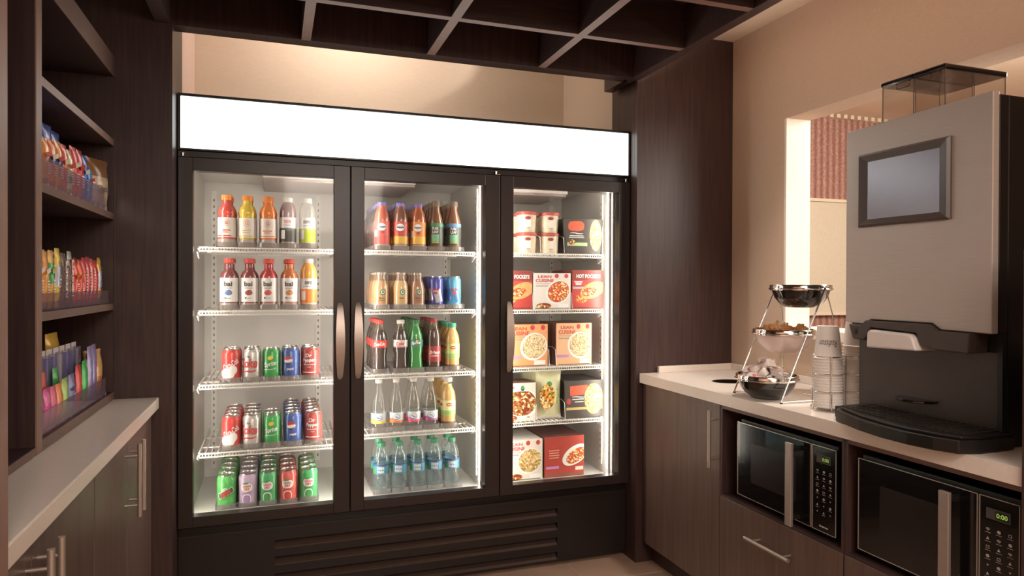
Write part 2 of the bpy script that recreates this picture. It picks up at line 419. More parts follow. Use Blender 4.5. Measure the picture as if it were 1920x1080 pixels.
c = empty('base_cabinet', (0, 0, 0), 0, 'dark wood cabinet at the far end of the right counter with one tall door', 'cabinet')
MB().box(1.60, 2.068, 2.158, 2.736, .1, .821, WOOD).box(1.64, 2.068, 2.158, 2.736, 0, .1, WOOD).build('cabinet_body', c)
MB().box(1.585, 1.60, 2.703, 2.736, .1, .819, WOOD).build('filler_strip', c)
d = MB().box(1.58, 1.60, 2.160, 2.700, .10, .818, DOORW).build('door', c, bevel=.0012)
bar_handle(d, (1.54, 2.17, .796), (1.54, 2.17, .582), (.04, 0, 0))
def niche_cab(y0, y1, label, hy0, hy1):
    c = empty('microwave_cabinet', (0, 0, 0), 0, label, 'cabinet')
    b = MB(); t = .022
    b.box(1.582, 2.068, y0, y0+t*.5, .1, .821, WOOD); b.box(1.582, 2.068, y1-t*.5, y1, .1, .821, WOOD)
    b.box(1.582, 2.068, y0+t*.5, y1-t*.5, .464, .488, WOODH); b.box(1.582, 2.068, y0+t*.5, y1-t*.5, .806, .821, SHELFW)
    b.box(2.04, 2.068, y0+t*.5, y1-t*.5, .488, .806, WOOD); b.box(1.61, 2.068, y0+t*.5, y1-t*.5, .1, .464, WOOD); b.box(1.64, 2.068, y0, y1, 0, .1, WOOD)
    b.build('cabinet_body', c)
    d = MB().box(1.578, 1.60, y0+.002, y1-.002, .10, .478, DOORW).build('drawer', c, bevel=.0012)
    bar_handle(d, (1.54, hy0, .392), (1.54, hy1, .392), (.04, 0, 0))
niche_cab(1.567, 2.157, 'dark wood cabinet holding the farther microwave above a drawer', 1.964, 1.75)
niche_cab(1.051, 1.565, 'dark wood cabinet holding the nearer microwave above a drawer', 1.42, 1.20)

def microwave(y0, y1, z0, z1, label, digits):
    m = empty('microwave_oven', (0, 0, 0), 0, label, 'microwave', 'microwaves under the counter')
    MB().box(1.60, 1.97, y0+.004, y1-.004, z0, z1+.008, PLBLK).build('case', m, bevel=.003)
    for x in (1.64, 1.92):
        for y in (y0+.04, y1-.04): MB().lathe([(.012, .4885), (.012, z0)], PLBLK, x, y, 10).build('foot', m)
    yd = y0+(y1-y0)*.215
    W = lambda a, b, c_, d_, mb, t=.0016: [mb.box(1.586, 1.5885, a, b, c_, c_+t, OUTL), mb.box(1.586, 1.5885, a, b, d_-t, d_, OUTL), mb.box(1.586, 1.5885, a, a+t, c_, d_, OUTL), mb.box(1.586, 1.5885, b-t, b, c_, d_, OUTL)]
    dm = MB().box(1.588, 1.60, yd+.001, y1, z0+.003, z1, MWBLK); W(yd+.002, y1-.001, z0+.005, z1-.001, dm)
    dr = dm.build('door', m)
    wy0, wy1 = yd+.07+.0, y1-.075
    MB().box(1.5865, 1.5885, wy0, wy1, z0+.065, z1-.062, MWWIN).build('window', dr)
    hy = yd+.058
    hm = MB().box(1.545, 1.556, hy-.014, hy+.014, z0-.006, z1-.008, STEEL)
    for z in (z0+.015, z1-.035): hm.box(1.556, 1.589, hy-.010, hy+.010, z, z+.012, PLBLK)
    hm.build('handle', dr, bevel=.002)
    pm = MB().box(1.588, 1.60, y0, yd-.001, z0+.003, z1, MWBLK); W(y0+.001, yd-.002, z0+.005, z1-.001, pm)
    yc = (y0+yd)/2; LG = mat('panel_print', 'A9A39D', .5, noise=.02)
    for r_ in range(7):
        for cc in (-1, 0, 1):
            yy = yc-cc*.026; zz = z1-.078-r_*.021
            if r_ >= 4 and (r_+cc) % 2: flatX(pm, ell2d(.0022, .0022, 6), LG, yy, zz, 1.588); continue
            sh_ = (r_*3+cc) % 4
            if sh_ == 0: flatX(pm, ell2d(.0045, .004, 8), LG, yy, zz, 1.588)
            elif sh_ == 1: flatX(pm, rect2d(.0042, .0035, 1), LG, yy, zz, 1.588); flatX(pm, rect2d(.0028, .0022, 1), MWBLK, yy, zz, 1.588, .0009)
            elif sh_ == 2: flatX(pm, ([(-.004, -.003), (.004, -.003), (0, .0045)], [(0, 1, 2)]), LG, yy, zz, 1.588)
            else: flatX(pm, ell2d(.005, .0025, 8), LG, yy, zz+.001, 1.588); flatX(pm, rect2d(.001, .004, 1), LG, yy, zz, 1.588)
            flatX(pm, rect2d(.007, .0005, 1), LG, yy, zz-.0075, 1.588)
    pnl = pm.build('control_panel', m)
    flt = MB()
    dm2 = MB().box(1.5868, 1.5885, yc-.026, yc+.030, z1-.052, z1-.027, mat('display_glass', '4A4744', .3, noise=.05))
    flatX(dm2, rect2d(.016, .0095, 1), mat('display_dark', '1C2414', .3, noise=.05), yc-.008, z1-.0395, 1.5868)
    flatX(dm2, fit2d(digits, .026, .011), mat('green_digits', '9BBF5A', .5, emit=.45, noise=.01), yc-.008, z1-.0395, 1.5868, .0012)
    dm2.build('display', m)
    lg = MB(); flatX(lg, fit2d('Emerson', .034, .0058), WHITE, yc, z0+.022, 1.588); lg.build('logo', m)
    return m
microwave(1.603, 2.065, .506, .774, 'smaller looking black microwave farther along the counter, left in the photo', '0:00')
microwave(1.070, 1.523, .506, .774, 'black microwave nearest the viewer, under the coffee machine', '0:00')

# ================================================================== COOLER
LX0, LX1 = -.343, 1.549
fr = empty('display_cooler', (.6, 3.2, 0), 0, 'large black three door glass merchandiser with lit white header', 'cooler')
def fp(mb, name, **k):
    o = mb.build(name, **k); o.parent = fr; o.matrix_parent_inverse = Matrix.Translation((-.6, -3.2, 0)); return o
b = MB()
b.box(LX0, LX0+.02, 2.87, 3.60, .06, 1.975, BLACKM); b.box(LX1-.02, LX1, 2.87, 3.60, .06, 1.975, BLACKM)
b.box(LX0+.02, LX1-.02, 3.56, 3.60, .06, 1.975, BLACKM); b.box(LX0+.02, LX1-.02, 2.87, 3.56, 1.80, 1.975, BLACKM)
b.box(LX0+.02, LX1-.02, 2.87, 3.56, .06, .33, BLACKM)
fp(b, 'cabinet_body', bevel=.002)
# door jamb (face frame behind the doors)
j = MB()
j.box(LX0, -.305, 2.848, 2.87, .335, 1.765, BLACKM); j.box(1.505, LX1, 2.848, 2.87, .335, 1.765, BLACKM)
j.box(.262, .302, 2.848, 2.87, .365, 1.74, BLACKM); j.box(.878, .960, 2.848, 2.87, .365, 1.74, BLACKM)
j.box(-.305, 1.505, 2.848, 2.87, 1.74, 1.765, BLACKM); j.box(-.305, 1.505, 2.848, 2.87, .335, .362, BLACKM)
fp(j, 'face_frame')
l = MB(); IZ0, IZ1 = .36, 1.74; YB = 3.48
l.box(-.322, -.312, 2.871, YB, IZ0, IZ1, LINER); l.box(.868, .905, 2.95, YB, IZ0, IZ1, LINER); l.box(1.498, 1.508, 2.871, YB, IZ0, IZ1, LINER)
l.box(-.322, 1.508, YB, YB+.01, IZ0-.01, IZ1+.01, LINER); l.box(-.322, 1.508, 2.871, YB, IZ0-.02, IZ0, LINER); l.box(-.322, 1.508, 2.871, YB, IZ1, IZ1+.02, LINER)
l.box(.905, .93, 2.95, YB, IZ0, IZ1, LINER)
fp(l, 'inner_liner')
def pil(x, y, side=0):
    p = MB(); t = .012
    if side == 0: p.box(x-.011, x+.011, y-.006, y, .40, 1.70, WIREW); [p.box(x-.002, x+.002, y-.0068, y-.006, .42+.03*i, .432+.03*i, PINHOLE) for i in range(42)]
    else: p.box(min(x, x+side*.006), max(x, x+side*.006), y-.011, y+.011, .40, 1.70, WIREW); [p.box(min(x+side*.006, x+side*.0068), max(x+side*.006, x+side*.0068), y-.002, y+.002, .42+.03*i, .432+.03*i, PINHOLE) for i in range(42)]
    fp(p, 'shelf_standard')
for x in (-.27, .20, .33, .84, .96, 1.44): pil(x, YB)
pil(-.312, 2.98, 1); pil(.868, 2.98, -1); pil(1.498, 2.98, -1)
ev = MB().box(-.05, .60, 3.07, 3.46, 1.705, 1.74, mat('evaporator_cover', 'B9ACA6', .4, noise=.03)); ev.box(-.05, .60, 3.05, 3.07, 1.715, 1.74, WIREW)
fp(ev, 'evaporator_cover', bevel=.003)
ev = MB().box(1.0, 1.36, 3.10, 3.46, 1.70, 1.74, MATS['evaporator_cover']); ev.box(1.0, 1.36, 3.08, 3.10, 1.71, 1.74, WIREW)
fp(ev, 'evaporator_cover', bevel=.003)
# light strips on the mullions
for x0, x1 in ((-.309, -.297), (.264, .274), (.289, .299), (.853, .865), (.945, .957), (1.480, 1.493)):
    fp(MB().box(x0, x1, 2.876, 2.894, .40, 1.70, STRIP).box(x0, x1, 2.871, 2.876, .38, 1.72, WIREW), 'light_strip')
# header
h = MB()
h.box(LX0, LX1, 2.80, 2.869, 1.765, 1.772, BLACKM); h.box(LX0, LX1, 2.80, 2.869, 1.966, 1.976, BLACKM)
h.box(LX0, -.333, 2.80, 2.869, 1.772, 1.966, BLACKM); h.box(1.543, LX1, 2.80, 2.869, 1.772, 1.966, BLACKM)
h.box(-.333, 1.543, 2.84, 2.869, 1.772, 1.966, BLACKM)
h.box(LX0, LX1, 2.815, 2.869, 1.742, 1.765, BLACKM)
fp(h, 'header_frame', bevel=.001)
fp(MB().box(-.3325, 1.5425, 2.806, 2.812, 1.7725, 1.9655, LIGHTBOX), 'light_panel')
# doors
def door(x0, x1, gx0, gx1, hx, name='door', hinge=None):
    z0, z1, g0, g1 = .35, 1.739, .391, 1.690
    m = MB()
    m.box(x0, gx0, 2.80, 2.845, z0, z1, DOORF); m.box(gx1, x1, 2.80, 2.845, z0, z1, DOORF)
    m.box(gx0, gx1, 2.80, 2.845, z0, g0, DOORF); m.box(gx0, gx1, 2.80, 2.845, g1, z1, DOORF)
    d = fp(m, 'door', bevel=.0015)
    k = MB().box(gx0, gx1, 2.812, 2.818, g0, g1, GLASS).build('glass_pane', d)
    hm = MB(); n = 28; rows = []
    for i in range(n+1):
        t = i/n; z = .886+t*.306; wd = .009+.0085*math.sin(PI*t)**.8 if 0 < t < 1 else .006; bow = -.030*math.sin(PI*t)**.7
        rows.append((z, wd, 2.798+bow))
    vs = []; fs = []
    for z, wd, y in rows: vs += [(hx-wd, y, z), (hx+wd, y, z), (hx+wd, y-.008 if False else y+.010, z), (hx-wd, y+.010, z)]
    for i in range(n):
        a = i*4
        for q in range(4): fs.append((a+q, a+(q+1) % 4, a+4+(q+1) % 4, a+4+q))
    fs += [(3, 2, 1, 0), (n*4, n*4+1, n*4+2, n*4+3)]
    hm.add(vs, fs, STEEL, True); hm.build('handle', d)
    if hinge: MB().lathe([(.005, 1.741), (.005, 1.750), (.008, 1.7505), (.008, 1.754)], CHROME, hinge, 2.806, 12).box(hinge-.004, hinge+.02 if hinge < 1 else hinge+.004, 2.800, 2.812, 1.7405, 1.743, CHROME).build('hinge', d)
    return d
door(-.341, .2845, -.2905, .2215, .2455, hinge=-.325)
door(.2885, .9180, .3415, .8535, .3165, hinge=.900)
door(.9220, 1.5490, .9805, 1.4955, .9595, hinge=1.530)
# base grille
g = MB(); Y0 = 2.83; gx0, gx1 = 0.0, 1.205
g.box(LX0, gx0, Y0, 2.869, .02, .305, BLACKM); g.box(gx1, LX1, Y0, 2.869, .02, .305, BLACKM)
LZ = [.228, .163, .096, .030]; zt = .305
for z in LZ:
    g.box(gx0, gx1, Y0, 2.869, z+.030, zt, BLACKM)
    g.prism([(Y0, z-.004), (Y0, z), (2.866, z+.020), (2.866, z-.004)], 0, gx0, gx1, mat('louver_lip_lit', '4A3B35', .4, noise=.05)); zt = z-.004  # sloped lip coloured lighter, as if catching light from above
g.box(gx0, gx1, 2.862, 2.869, .02, .3, PLBLK); g.box(gx0, gx1, Y0, 2.869, .02, .026, BLACKM)
fp(g, 'base_grille')
fp(MB().box(LX0, LX1, 2.822, 2.869, .306, .312, DOORF).box(LX0, LX1, 2.846, 2.869, .312, .334, PLBLK), 'base_trim')
fp(MB().box(LX0+.03, LX1-.03, 2.9, 3.55, 0, .06, PLBLK), 'plinth')

# wire shelves
def shelf(x0, x1, z, dividers=()):
    m = MB(); y0, y1 = 2.93, 3.44
    n = int((x1-x0)/.022)
    for i in range(n+1):
        x = x0+.004+(x1-x0-.008)*i/n; m.box(x-.0015, x+.0015, y0+.004, y1, z-.007, z-.003, WIREW)
    for y in (3.07, 3.25, 3.43): m.box(x0, x1, y, y+.005, z-.012, z-.007, WIREW)
    m.box(x0, x1, y0, y0+.005, z-.006, z-.0005, WIREW); m.box(x0, x1, y0, y0+.005, z-.020, z-.015, WIREW)
    for i in range(0, n*2): x = x0+.004+(x1-x0-.008)*i/(n*2); m.box(x, x+.003, y0+.001, y0+.004, z-.016, z-.005, WIREW)
    m.box(x0, x0+.005, y0, y1, z-.02, z-.001, WIREW); m.box(x1-.005, x1, y0, y1, z-.02, z-.001, WIREW)
    s_ = fp(m, 'wire_shelf')
    for x, q in ((x0, -1), (x1, 1)):
        MB().prism([(y0+.005, z-.020), (3.0, z-.020), (3.0, z-.045)], 0, x+q*.001, x+q*.006, WIREW).build('shelf_clip', s_)
    for x in dividers:
        q = MB().tube([(x, 3.40, z), (x, 3.40, z+.07), (x, 2.99, z+.085), (x, 2.955, z+.075), (x, 2.945, z+.005)], .0018, WIREW, 6)
        q.build('divider', s_)
D1Z = [1.412, 1.160, .868, .598]; D2Z = [1.412, 1.157, .881, .628]; D3Z = [1.412, 1.152, .886, .634]
for z in D1Z: shelf(-.286, .256, z)
for z in D2Z: shelf(.306, .846, z)
for z, dd in zip(D3Z, ((1.165, 1.284), (1.128, 1.325), (1.21, 1.245), (1.149, 1.292))): shelf(.962, 1.482, z, dd)
sd = MB().box(1.40, 1.405, 3.0, 3.42, .3605, .48, ACRY)

# organisers: clear tracks with a front lip
def organiser(xs, w_, z, label):
    m = MB()
    x0, x1 = xs[0]-w_/2-.002, xs[-1]+w_/2+.002
    m.box(x0, x1, 2.945, 3.40, z+.0005, z+.0025, ACRY)
    e = [x0]+[(a+b)/2 for a, b in zip(xs, xs[1:])]+[x1]
    for x in e: m.box(x-.0007, x+.0007, 2.95, 3.40, z+.0025, z+.022, ACRY)
    for x in xs:
        n = 8; vs = []; R = w_/2-.001
        for i in range(n+1):
            a = PI*i/n; vs += [(x-R*math.cos(a), 2.965-.018*math.sin(a), z+.002), (x-R*math.cos(a), 2.965-.018*math.sin(a), z+.021)]
        m.add(vs, [(2*i, 2*i+2, 2*i+3, 2*i+1) for i in range(n)], clear('frosted_lip', 'DEDAD6', .15, .45, 'CFCAC5'))
    return tag(m.build('shelf_organizer'), label, 'organizer', 'clear bottle tracks in the cooler')

# ================================================================== DRINKS
HAZE_MIX[0] = .09   # colours mixed toward pale grey to imitate a hazy, washed-out light
def can(paint, body_col, lidh=.132, r=.0365, name='soda_can'):
    """paint(mb) adds the print; returns the root"""
    root = empty(name)
    H = lidh
    m = MB(); m.lathe([(.026, .0), (.028, .001), (r-.003, .006), (r, .013), (r, H-.016), (r-.0015, H-.013), (r-.006, H-.004)], body_col, mats=[SILV, SILV, SILV, body_col, body_col, body_col], n=24)
    paint(m, r, H); m.build('can_body', root)
    l = MB().lathe([(r-.006, H-.004), (r-.0055, H), (r-.008, H), (r-.009, H-.004), (0.0001, H-.004)], SILV, n=24, closed=False); ld = l.build('lid', root)
    MB().add(*[[(x*1, y, H-.0028) for x, y in xf(ell2d(.006, .010, 8), 0, -.002)[0]], ell2d(.006, .010, 8)[1]], SILV).build('pull_tab', ld)
    return root
def bottle(prof, body, cap, capr, caph, H, paint=None, lr=None, lz=None, labelcol=None, liquid=None, n=24, name='bottle', sleeve=None):
    root = empty(name)
    m = MB(); m.lathe(prof, body, n=n, mats=liquid); m.build('bottle_body', root)
    c_ = MB().lathe([(capr, H-caph), (capr, H-.0015), (capr-.0015, H)], cap, n=n)
    for i in range(16):
        a = 2*PI*i/16; c_.box(capr*math.cos(a)-.0006, capr*math.cos(a)+.0006, capr*math.sin(a)-.0006, capr*math.sin(a)+.0006, H-caph, H-.002, cap)
    c_.build('cap', root)
    if lr:
        lb = MB().lathe([(lr[0] if isinstance(lr, tuple) else lr, lz[0]), (lr[1] if isinstance(lr, tuple) else lr, lz[1])], labelcol, n=32, closed=False)
        if paint: paint(lb, lr[0] if isinstance(lr, tuple) else lr, lz)
        lb.build('label', root)
    return root
def prof_scale(p, s=1, h=1): return [(r*s, z*h) for r, z in p]

# --- print recipes
RED = mat('cola_red', 'D4231E', .3, coat=.3, noise=.02); DKRED = mat('maroon_red', 'B5352F', .3, coat=.3, noise=.02)
GRN = mat('lemon_lime_green', '12A046', .3, coat=.3, noise=.02); BLU = mat('cola_blue', '2457A8', .3, coat=.3, noise=.02)
SLV = mat('diet_silver', 'CFCBC8', .3, .3, noise=.03); LGRN = mat('citrus_green', '3EB04A', .3, coat=.3, noise=.25, nscale=60)
PURP = mat('pale_purple', 'C3A6C8', .3, coat=.3, noise=.03); SALM = mat('ginger_red', 'E0554C', .3, coat=.3, noise=.03); GGRN = mat('ginger_green', '2FAE62', .3, coat=.3, noise=.03)
YEL = mat('print_yellow', 'EFD02E', .5, noise=.02); NAVY = mat('print_navy', '1C2E6E', .5, noise=.02); INK = mat('print_black', '2A2424', .5, noise=.02)
PRED = mat('print_red', 'CC2B25', .5, noise=.02); PGRN = mat('print_green', '2E9A4A', .5, noise=.02); PORG = mat('print_orange', 'EC7A22', .5, noise=.02)
PPNK = mat('print_pink', 'E0507E', .5, noise=.02); PBLU = mat('print_blue', '3B7CC4', .5, noise=.02); PCY = mat('print_teal', '2F9DB5', .5, noise=.02)
def p_coke(m, r, H):
    wrap(m, ell2d(.030, .022), WHITE, r, .033, -.2, .0004); wrap(m, ell2d(.016, .018), WHITE, r, .048, .45, .0005)
    wrap(m, xf(fit2d('Coca-Cola', .066, .024, .35), 0, 0, .5), WHITE, r, .072, .2, .0012)
def p_diet(m, r, H):
    wrap(m, fit2d('Coke', .078, .040, .15, .03), PRED, r, .074, -.30, .002); wrap(m, xf(swoosh2d(.03, .003, .0035), 0, 0, .2), PRED, r, .040, -.1)
    wrap(m, fit2d('Diet', .018, .008, .3), INK, r, .100, -.2)
def p_sprite(m, r, H):
    wrap(m, xf(ell2d(.011, .008), 0, 0, .3), YEL, r, .093, .1); wrap(m, xf(fit2d('Sprite', .048, .024, .2, .02), 0, 0, .22), WHITE, r, .066, .1, .0015)
    wrap(m, xf(swoosh2d(.03, .002, .0012), 0, 0, .2), WHITE, r, .046, 0)
def p_pepsi(m, r, H):
    wrap(m, ell2d(.017, .017), WHITE, r, .080, -.05)
    vs, fs = ell2d(.016, .016, 16)
    wrap(m, ([(x, y*1 if y > 0 else y*-.15+x*.15) for x, y in vs], fs), RED, r, .0815, -.05, .0008)
    wrap(m, ([(x*.9, (y*.85 if y < 0 else y*-.35)+x*.1-.001) for x, y in vs], fs), NAVY, r, .077, -.05, .0010)
    wrap(m, fit2d('pepsi', .026, .013, 0, .03), WHITE, r, .044, .15, .0012)
def p_drp(m, r, H):
    wrap(m, fit2d('Dr', .026, .016, .1, .03), WHITE, r, .098, -.05, .001); wrap(m, fit2d('Pepper', .052, .020, .1, .03), WHITE, r, .077, .0, .0012)
    wrap(m, rect2d(.024, .0012), WHITE, r, .060, 0); wrap(m, rect2d(.03, .0015), WHITE, r, .028, 0); wrap(m, rect2d(.008, .001), WHITE, r, .050, 0, .001)
def p_dew(m, r, H):
    wrap(m, xf(rect2d(.033, .0115), 0, 0, .45), WHITE, r, .062, .15, .0006); wrap(m, xf(rect2d(.031, .0098), 0, 0, .45), MATS['dew_dark'], r, .062, .15, .0009)
    wrap(m, xf(fit2d('DEW', .044, .020, .25, .05), 0, 0, .45), PRED, r, .060, .17, .0018); wrap(m, xf(fit2d('MTN', .022, .008, .25, .03), 0, 0, .45), WHITE, r, .078, .0, .0014)
mat('dew_dark', '14532A', .4, noise=.1)
def p_ginger(c2):
    def f(m, r, H):
        wrap(m, ell2d(.022, .017, 16, 2.6), WHITE, r, .078, .1, .0006)
        wrap(m, xf(ell2d(.012, .004), 0, 0, .15), PGRN, r, .095, .0, .0010)
        wrap(m, fit2d('CANADA', .032, .0095, .1, .03), PRED, r, .083, .1, .0012); wrap(m, fit2d('DRY', .024, .0105, .1, .03), PRED, r, .071, .1, .0012)
        wrap(m, xf(swoosh2d(.026, -.002, .0024), 0, 0, .08), c2, r, .055, .1, .0008)
        wrap(m, ell2d(.017, .020, 12, 2.4), WHITE, r, .032, .1, .0004); wrap(m, ell2d(.014, .018, 12, 2.4), c2, r, .030, .1, .0009)
    return f

def C(colr, **k): return mat('liquid_'+colr, colr, .18, coat=.6, noise=.05, nscale=25, **k)
def P_sport(base):  # wide-mouth sports drink
    def f():
        b = C(base); lab = mat('sport_label_'+base, 'E4DAD2', .4, noise=.03)
        pr = [(.030, 0), (.0345, .004), (.0345, .028), (.0325, .032), (.0345, .036), (.0345, .118), (.032, .124), (.0345, .130), (.0345, .142), (.030, .158), (.022, .170), (.0185, .176), (.0185, .19)]
        base_m = mat('bottle_base_frost', 'A89A94', .3, coat=.4, noise=.05)
        def pt(m, r, lz):
            wrap(m, ell2d(.013, .015), mat('g_ring_'+base, 'D8B9A4', .5, noise=.03), r, .096, .15, .0006); wrap(m, ell2d(.0095, .0115), lab, r, .096, .15, .0010)
            wrap(m, fit2d('G', .011, .014, 0, .03), PRED if base != 'D9B92A' else PORG, r, .096, .17, .0016)
            wrap(m, rect2d(.018, .0022), b, r, .066, .1, .0006); wrap(m, rect2d(.033, .002, 12), b, r, .044, 0, .0006)
            wrap(m, rect2d(.012, .0015), b, r, .058, .1, .0012)
        return bottle(pr, b, mat('orange_cap', 'F08B24', .35, noise=.03), .0205, .020, .209, pt, .0352, (.038, .117), lab, liquid=[base_m, base_m, base_m]+[b]*9, name='sports_drink_bottle')
    return f
def P_vit(body, lower, top='E8E4E0', capc='EDE9E4'):
    def f():
        b = C(body) if body != 'clear' else clear('clear_zero', 'F2F2EE', .2, .35, 'E9E7E2')
        lo = mat('zero_band_'+lower, lower, .4, noise=.04); lab = mat('zero_label', 'EFECE9', .4, noise=.02)
        pr = [(.028, 0), (.032, .004), (.0325, .02), (.0325, .128), (.033, .145), (.030, .165), (.022, .182), (.0165, .190), (.0165, .20)]
        base_m = mat('bottle_base_frost', 'A89A94', .3)
        def pt(m, r, lz):
            m.lathe([(r+.0003, .024), (r+.0003, .082)], lo, n=32, closed=False)
            wrap(m, fit2d('zero', .030, .013, 0, .02), PPNK if 'E' not in lower[:1] and lower[0] == '3' else INK, r, .108, .1, .0014)
            wrap(m, rect2d(.016, .0012), mat('grey_print', '8A8584', .5, noise=.02), r, .093, .05, .001)
            wrap(m, rect2d(.010, .018), WHITE, r, .055, -.5, .0008)
        return bottle(pr, b, mat('white_cap', 'EFE9E2', .4, noise=.02), .018, .018, .208, pt, .0331, (.022, .126), lab, liquid=[base_m]*2+[b]*6, name='vitamin_water_bottle')
    return f
def P_bai(body, fruit):
    def f():
        b = C(body); lab = mat('white_label', 'F2EEEC', .4, noise=.02)
        pr = [(.030, 0), (.0345, .004), (.0345, .026), (.0345, .128), (.0335, .138), (.027, .152), (.019, .160), (.0175, .172), (.0175, .185)]
        base_m = mat('bottle_base_frost', 'A89A94', .3)
        def pt(m, r, lz):
            wrap(m, fit2d('bai', .032, .020, 0, .03), INK, r, .103, .05, .0016)
            fm = mat('fruit_'+fruit, fruit, .5, noise=.4, nscale=120)
            wrap(m, ell2d(.0145, .0105), fm, r, .067, .1, .0008); wrap(m, xf(ell2d(.008, .006), .003, .006), fm, r, .067, .1, .0012)
            wrap(m, rect2d(.016, .0008), INK, r, .086, .05, .001); wrap(m, rect2d(.003, .003, 1), INK, r, .046, -.25, .001); wrap(m, rect2d(.009, .001), INK, r, .045, .1, .001)
        return bottle(pr, b, mat('red_cap', 'DC4438', .35, noise=.03), .0205, .018, .206, pt, .0351, (.030, .127), lab, liquid=[base_m]*2+[b]*6, name='juice_bottle')
    return f
def P_tea(body, l1, l2, capc='7A6FC0', text='Snapple'):
    def f():
        b = C(body)
        pr = [(.029, 0), (.0335, .004), (.0335, .024), (.0335, .12), (.033, .135), (.029, .158), (.020, .180), (.018, .186), (.018, .195)]
        lab = mat('tea_label_'+l1, l1, .4, noise=.04)
        base_m = mat('bottle_base_frost', 'A89A94', .3)
        def pt(m, r, lz):
            m.lathe([(r+.0003, .027), (r+.0003, .060)], mat('tea_low_'+l2, l2, .4, noise=.05), n=32, closed=False)
            wrap(m, ell2d(.019, .016, 14), WHITE, r, .098, .1, .0008); wrap(m, fit2d(text, .033, .013, .2, .03), NAVY, r, .098, .1, .0016)
            wrap(m, ell2d(.008, .007), PRED, r, .075, .15, .001)
            if l2[0] == 'E' and l1[0] == 'E': wrap(m, rect2d(.008, .014), WHITE, r, .070, -.7, .001)
        return bottle(pr, b, mat('purple_cap', capc, .35, noise=.03), .020, .015, .207, pt, .0341, (.026, .124), lab, liquid=[base_m]*2+[b]*6, name='iced_tea_bottle')
    return f
def P_leaf(topc):
    def f():
        b = C('7C4A28')
        pr = [(.028, 0), (.0325, .004), (.0325, .115), (.031, .13), (.024, .158), (.0175, .180), (.017, .20)]
        lab = mat('leaf_label', '2B3A30', .4, noise=.05); base_m = mat('amber_base', '77604F', .3, noise=.05)
        def pt(m, r, lz):
            m.lathe([(r+.0003, .106), (r+.0003, .122)], mat('leaf_top_'+topc, topc, .4, noise=.03), n=32, closed=False)
            wrap(m, fit2d('PURE', .026, .012, 0, .03), WHITE, r, .098, 0, .0014); wrap(m, fit2d('LEAF', .026, .012, 0, .03), WHITE, r, .083, 0, .0014)
            wrap(m, rect2d(.017, .016), mat('leaf_mint', '74BC92', .5, noise=.15, nscale=90), r, .056, 0, .0008); wrap(m, rect2d(.016, .002), YEL, r, .036, 0, .001)
        return bottle(pr, b, mat('brown_cap', '7A6654', .4, noise=.03), .0185, .024, .222, pt, .0331, (.026, .122), lab, liquid=[base_m]*2+[b]*4, name='iced_tea_bottle')
    return f
def P_frap(body, txt, lc):
    def f():
        b = C(body); gl = mat('glass_foot', 'B7A99D', .15, coat=.8, noise=.04)
        pr = [(.028, 0), (.033, .005), (.0335, .022), (.0335, .085), (.031, .102), (.024, .122), (.021, .13), (.021, .148)]
        def pt(m, r, lz):
            wrap(m, ell2d(.0125, .0125), mat('siren_green', '2E7C52', .5, noise=.1), r, .072, .35, .0008); wrap(m, ell2d(.0075, .0075), WHITE, r, .072, .35, .0013); wrap(m, ell2d(.005, .005), MATS['siren_green'], r, .072, .35, .0017)
            (wrap(m, fit2d(txt, .024, .009, 0, .02), INK, r, .046, .25, .0014) if txt else wrap(m, rect2d(.011, .002), INK, r, .046, .25, .001)); wrap(m, rect2d(.014, .0015), mat('lc'+lc, lc, .5, noise=.02), r, .036, .25, .001)
        return bottle(pr, b, mat('clear_cap', 'B5A79B', .25, .3, noise=.03), .0225, .010, .158, pt, .0338, (.028, .083), b, liquid=[gl]*2+[b]*3+[mat('coffee_neck', '8C6C57', .2, coat=.6, noise=.05)]*2, name='coffee_drink_bottle')
    return f
def P_rb(c1, c2, txtc):
    def f():
        m1 = mat('energy_'+c1, c1, .3, .2, coat=.3, noise=.03); m2 = mat('energy_'+c2, c2, .3, .3, noise=.03)
        def pt(m, r, H):
            wrap(m, xf(rect2d(.018, .028), 0, 0, .25), m2, r, .055, .5, .0006); wrap(m, xf(rect2d(.014, .026), 0, 0, .25), m2, r, .060, -.8, .0006)
            wrap(m, fit2d('Red Bull', .034, .011, .1, .03), PRED, r, .084, .1, .0014); wrap(m, ell2d(.009, .006), PRED, r, .068, .1, .0012); wrap(m, ell2d(.006, .006), YEL, r, .068, .1, .0010)
        return can(pt, m1, .142, .0325, 'energy_drink_can')
    return f
CK = [(.024, 0), (.030, .004), (.0315, .02), (.029, .055), (.0285, .075), (.0315, .092), (.0325, .110), (.0325, .135), (.030, .155), (.022, .182), (.0145, .2), (.0135, .215)]
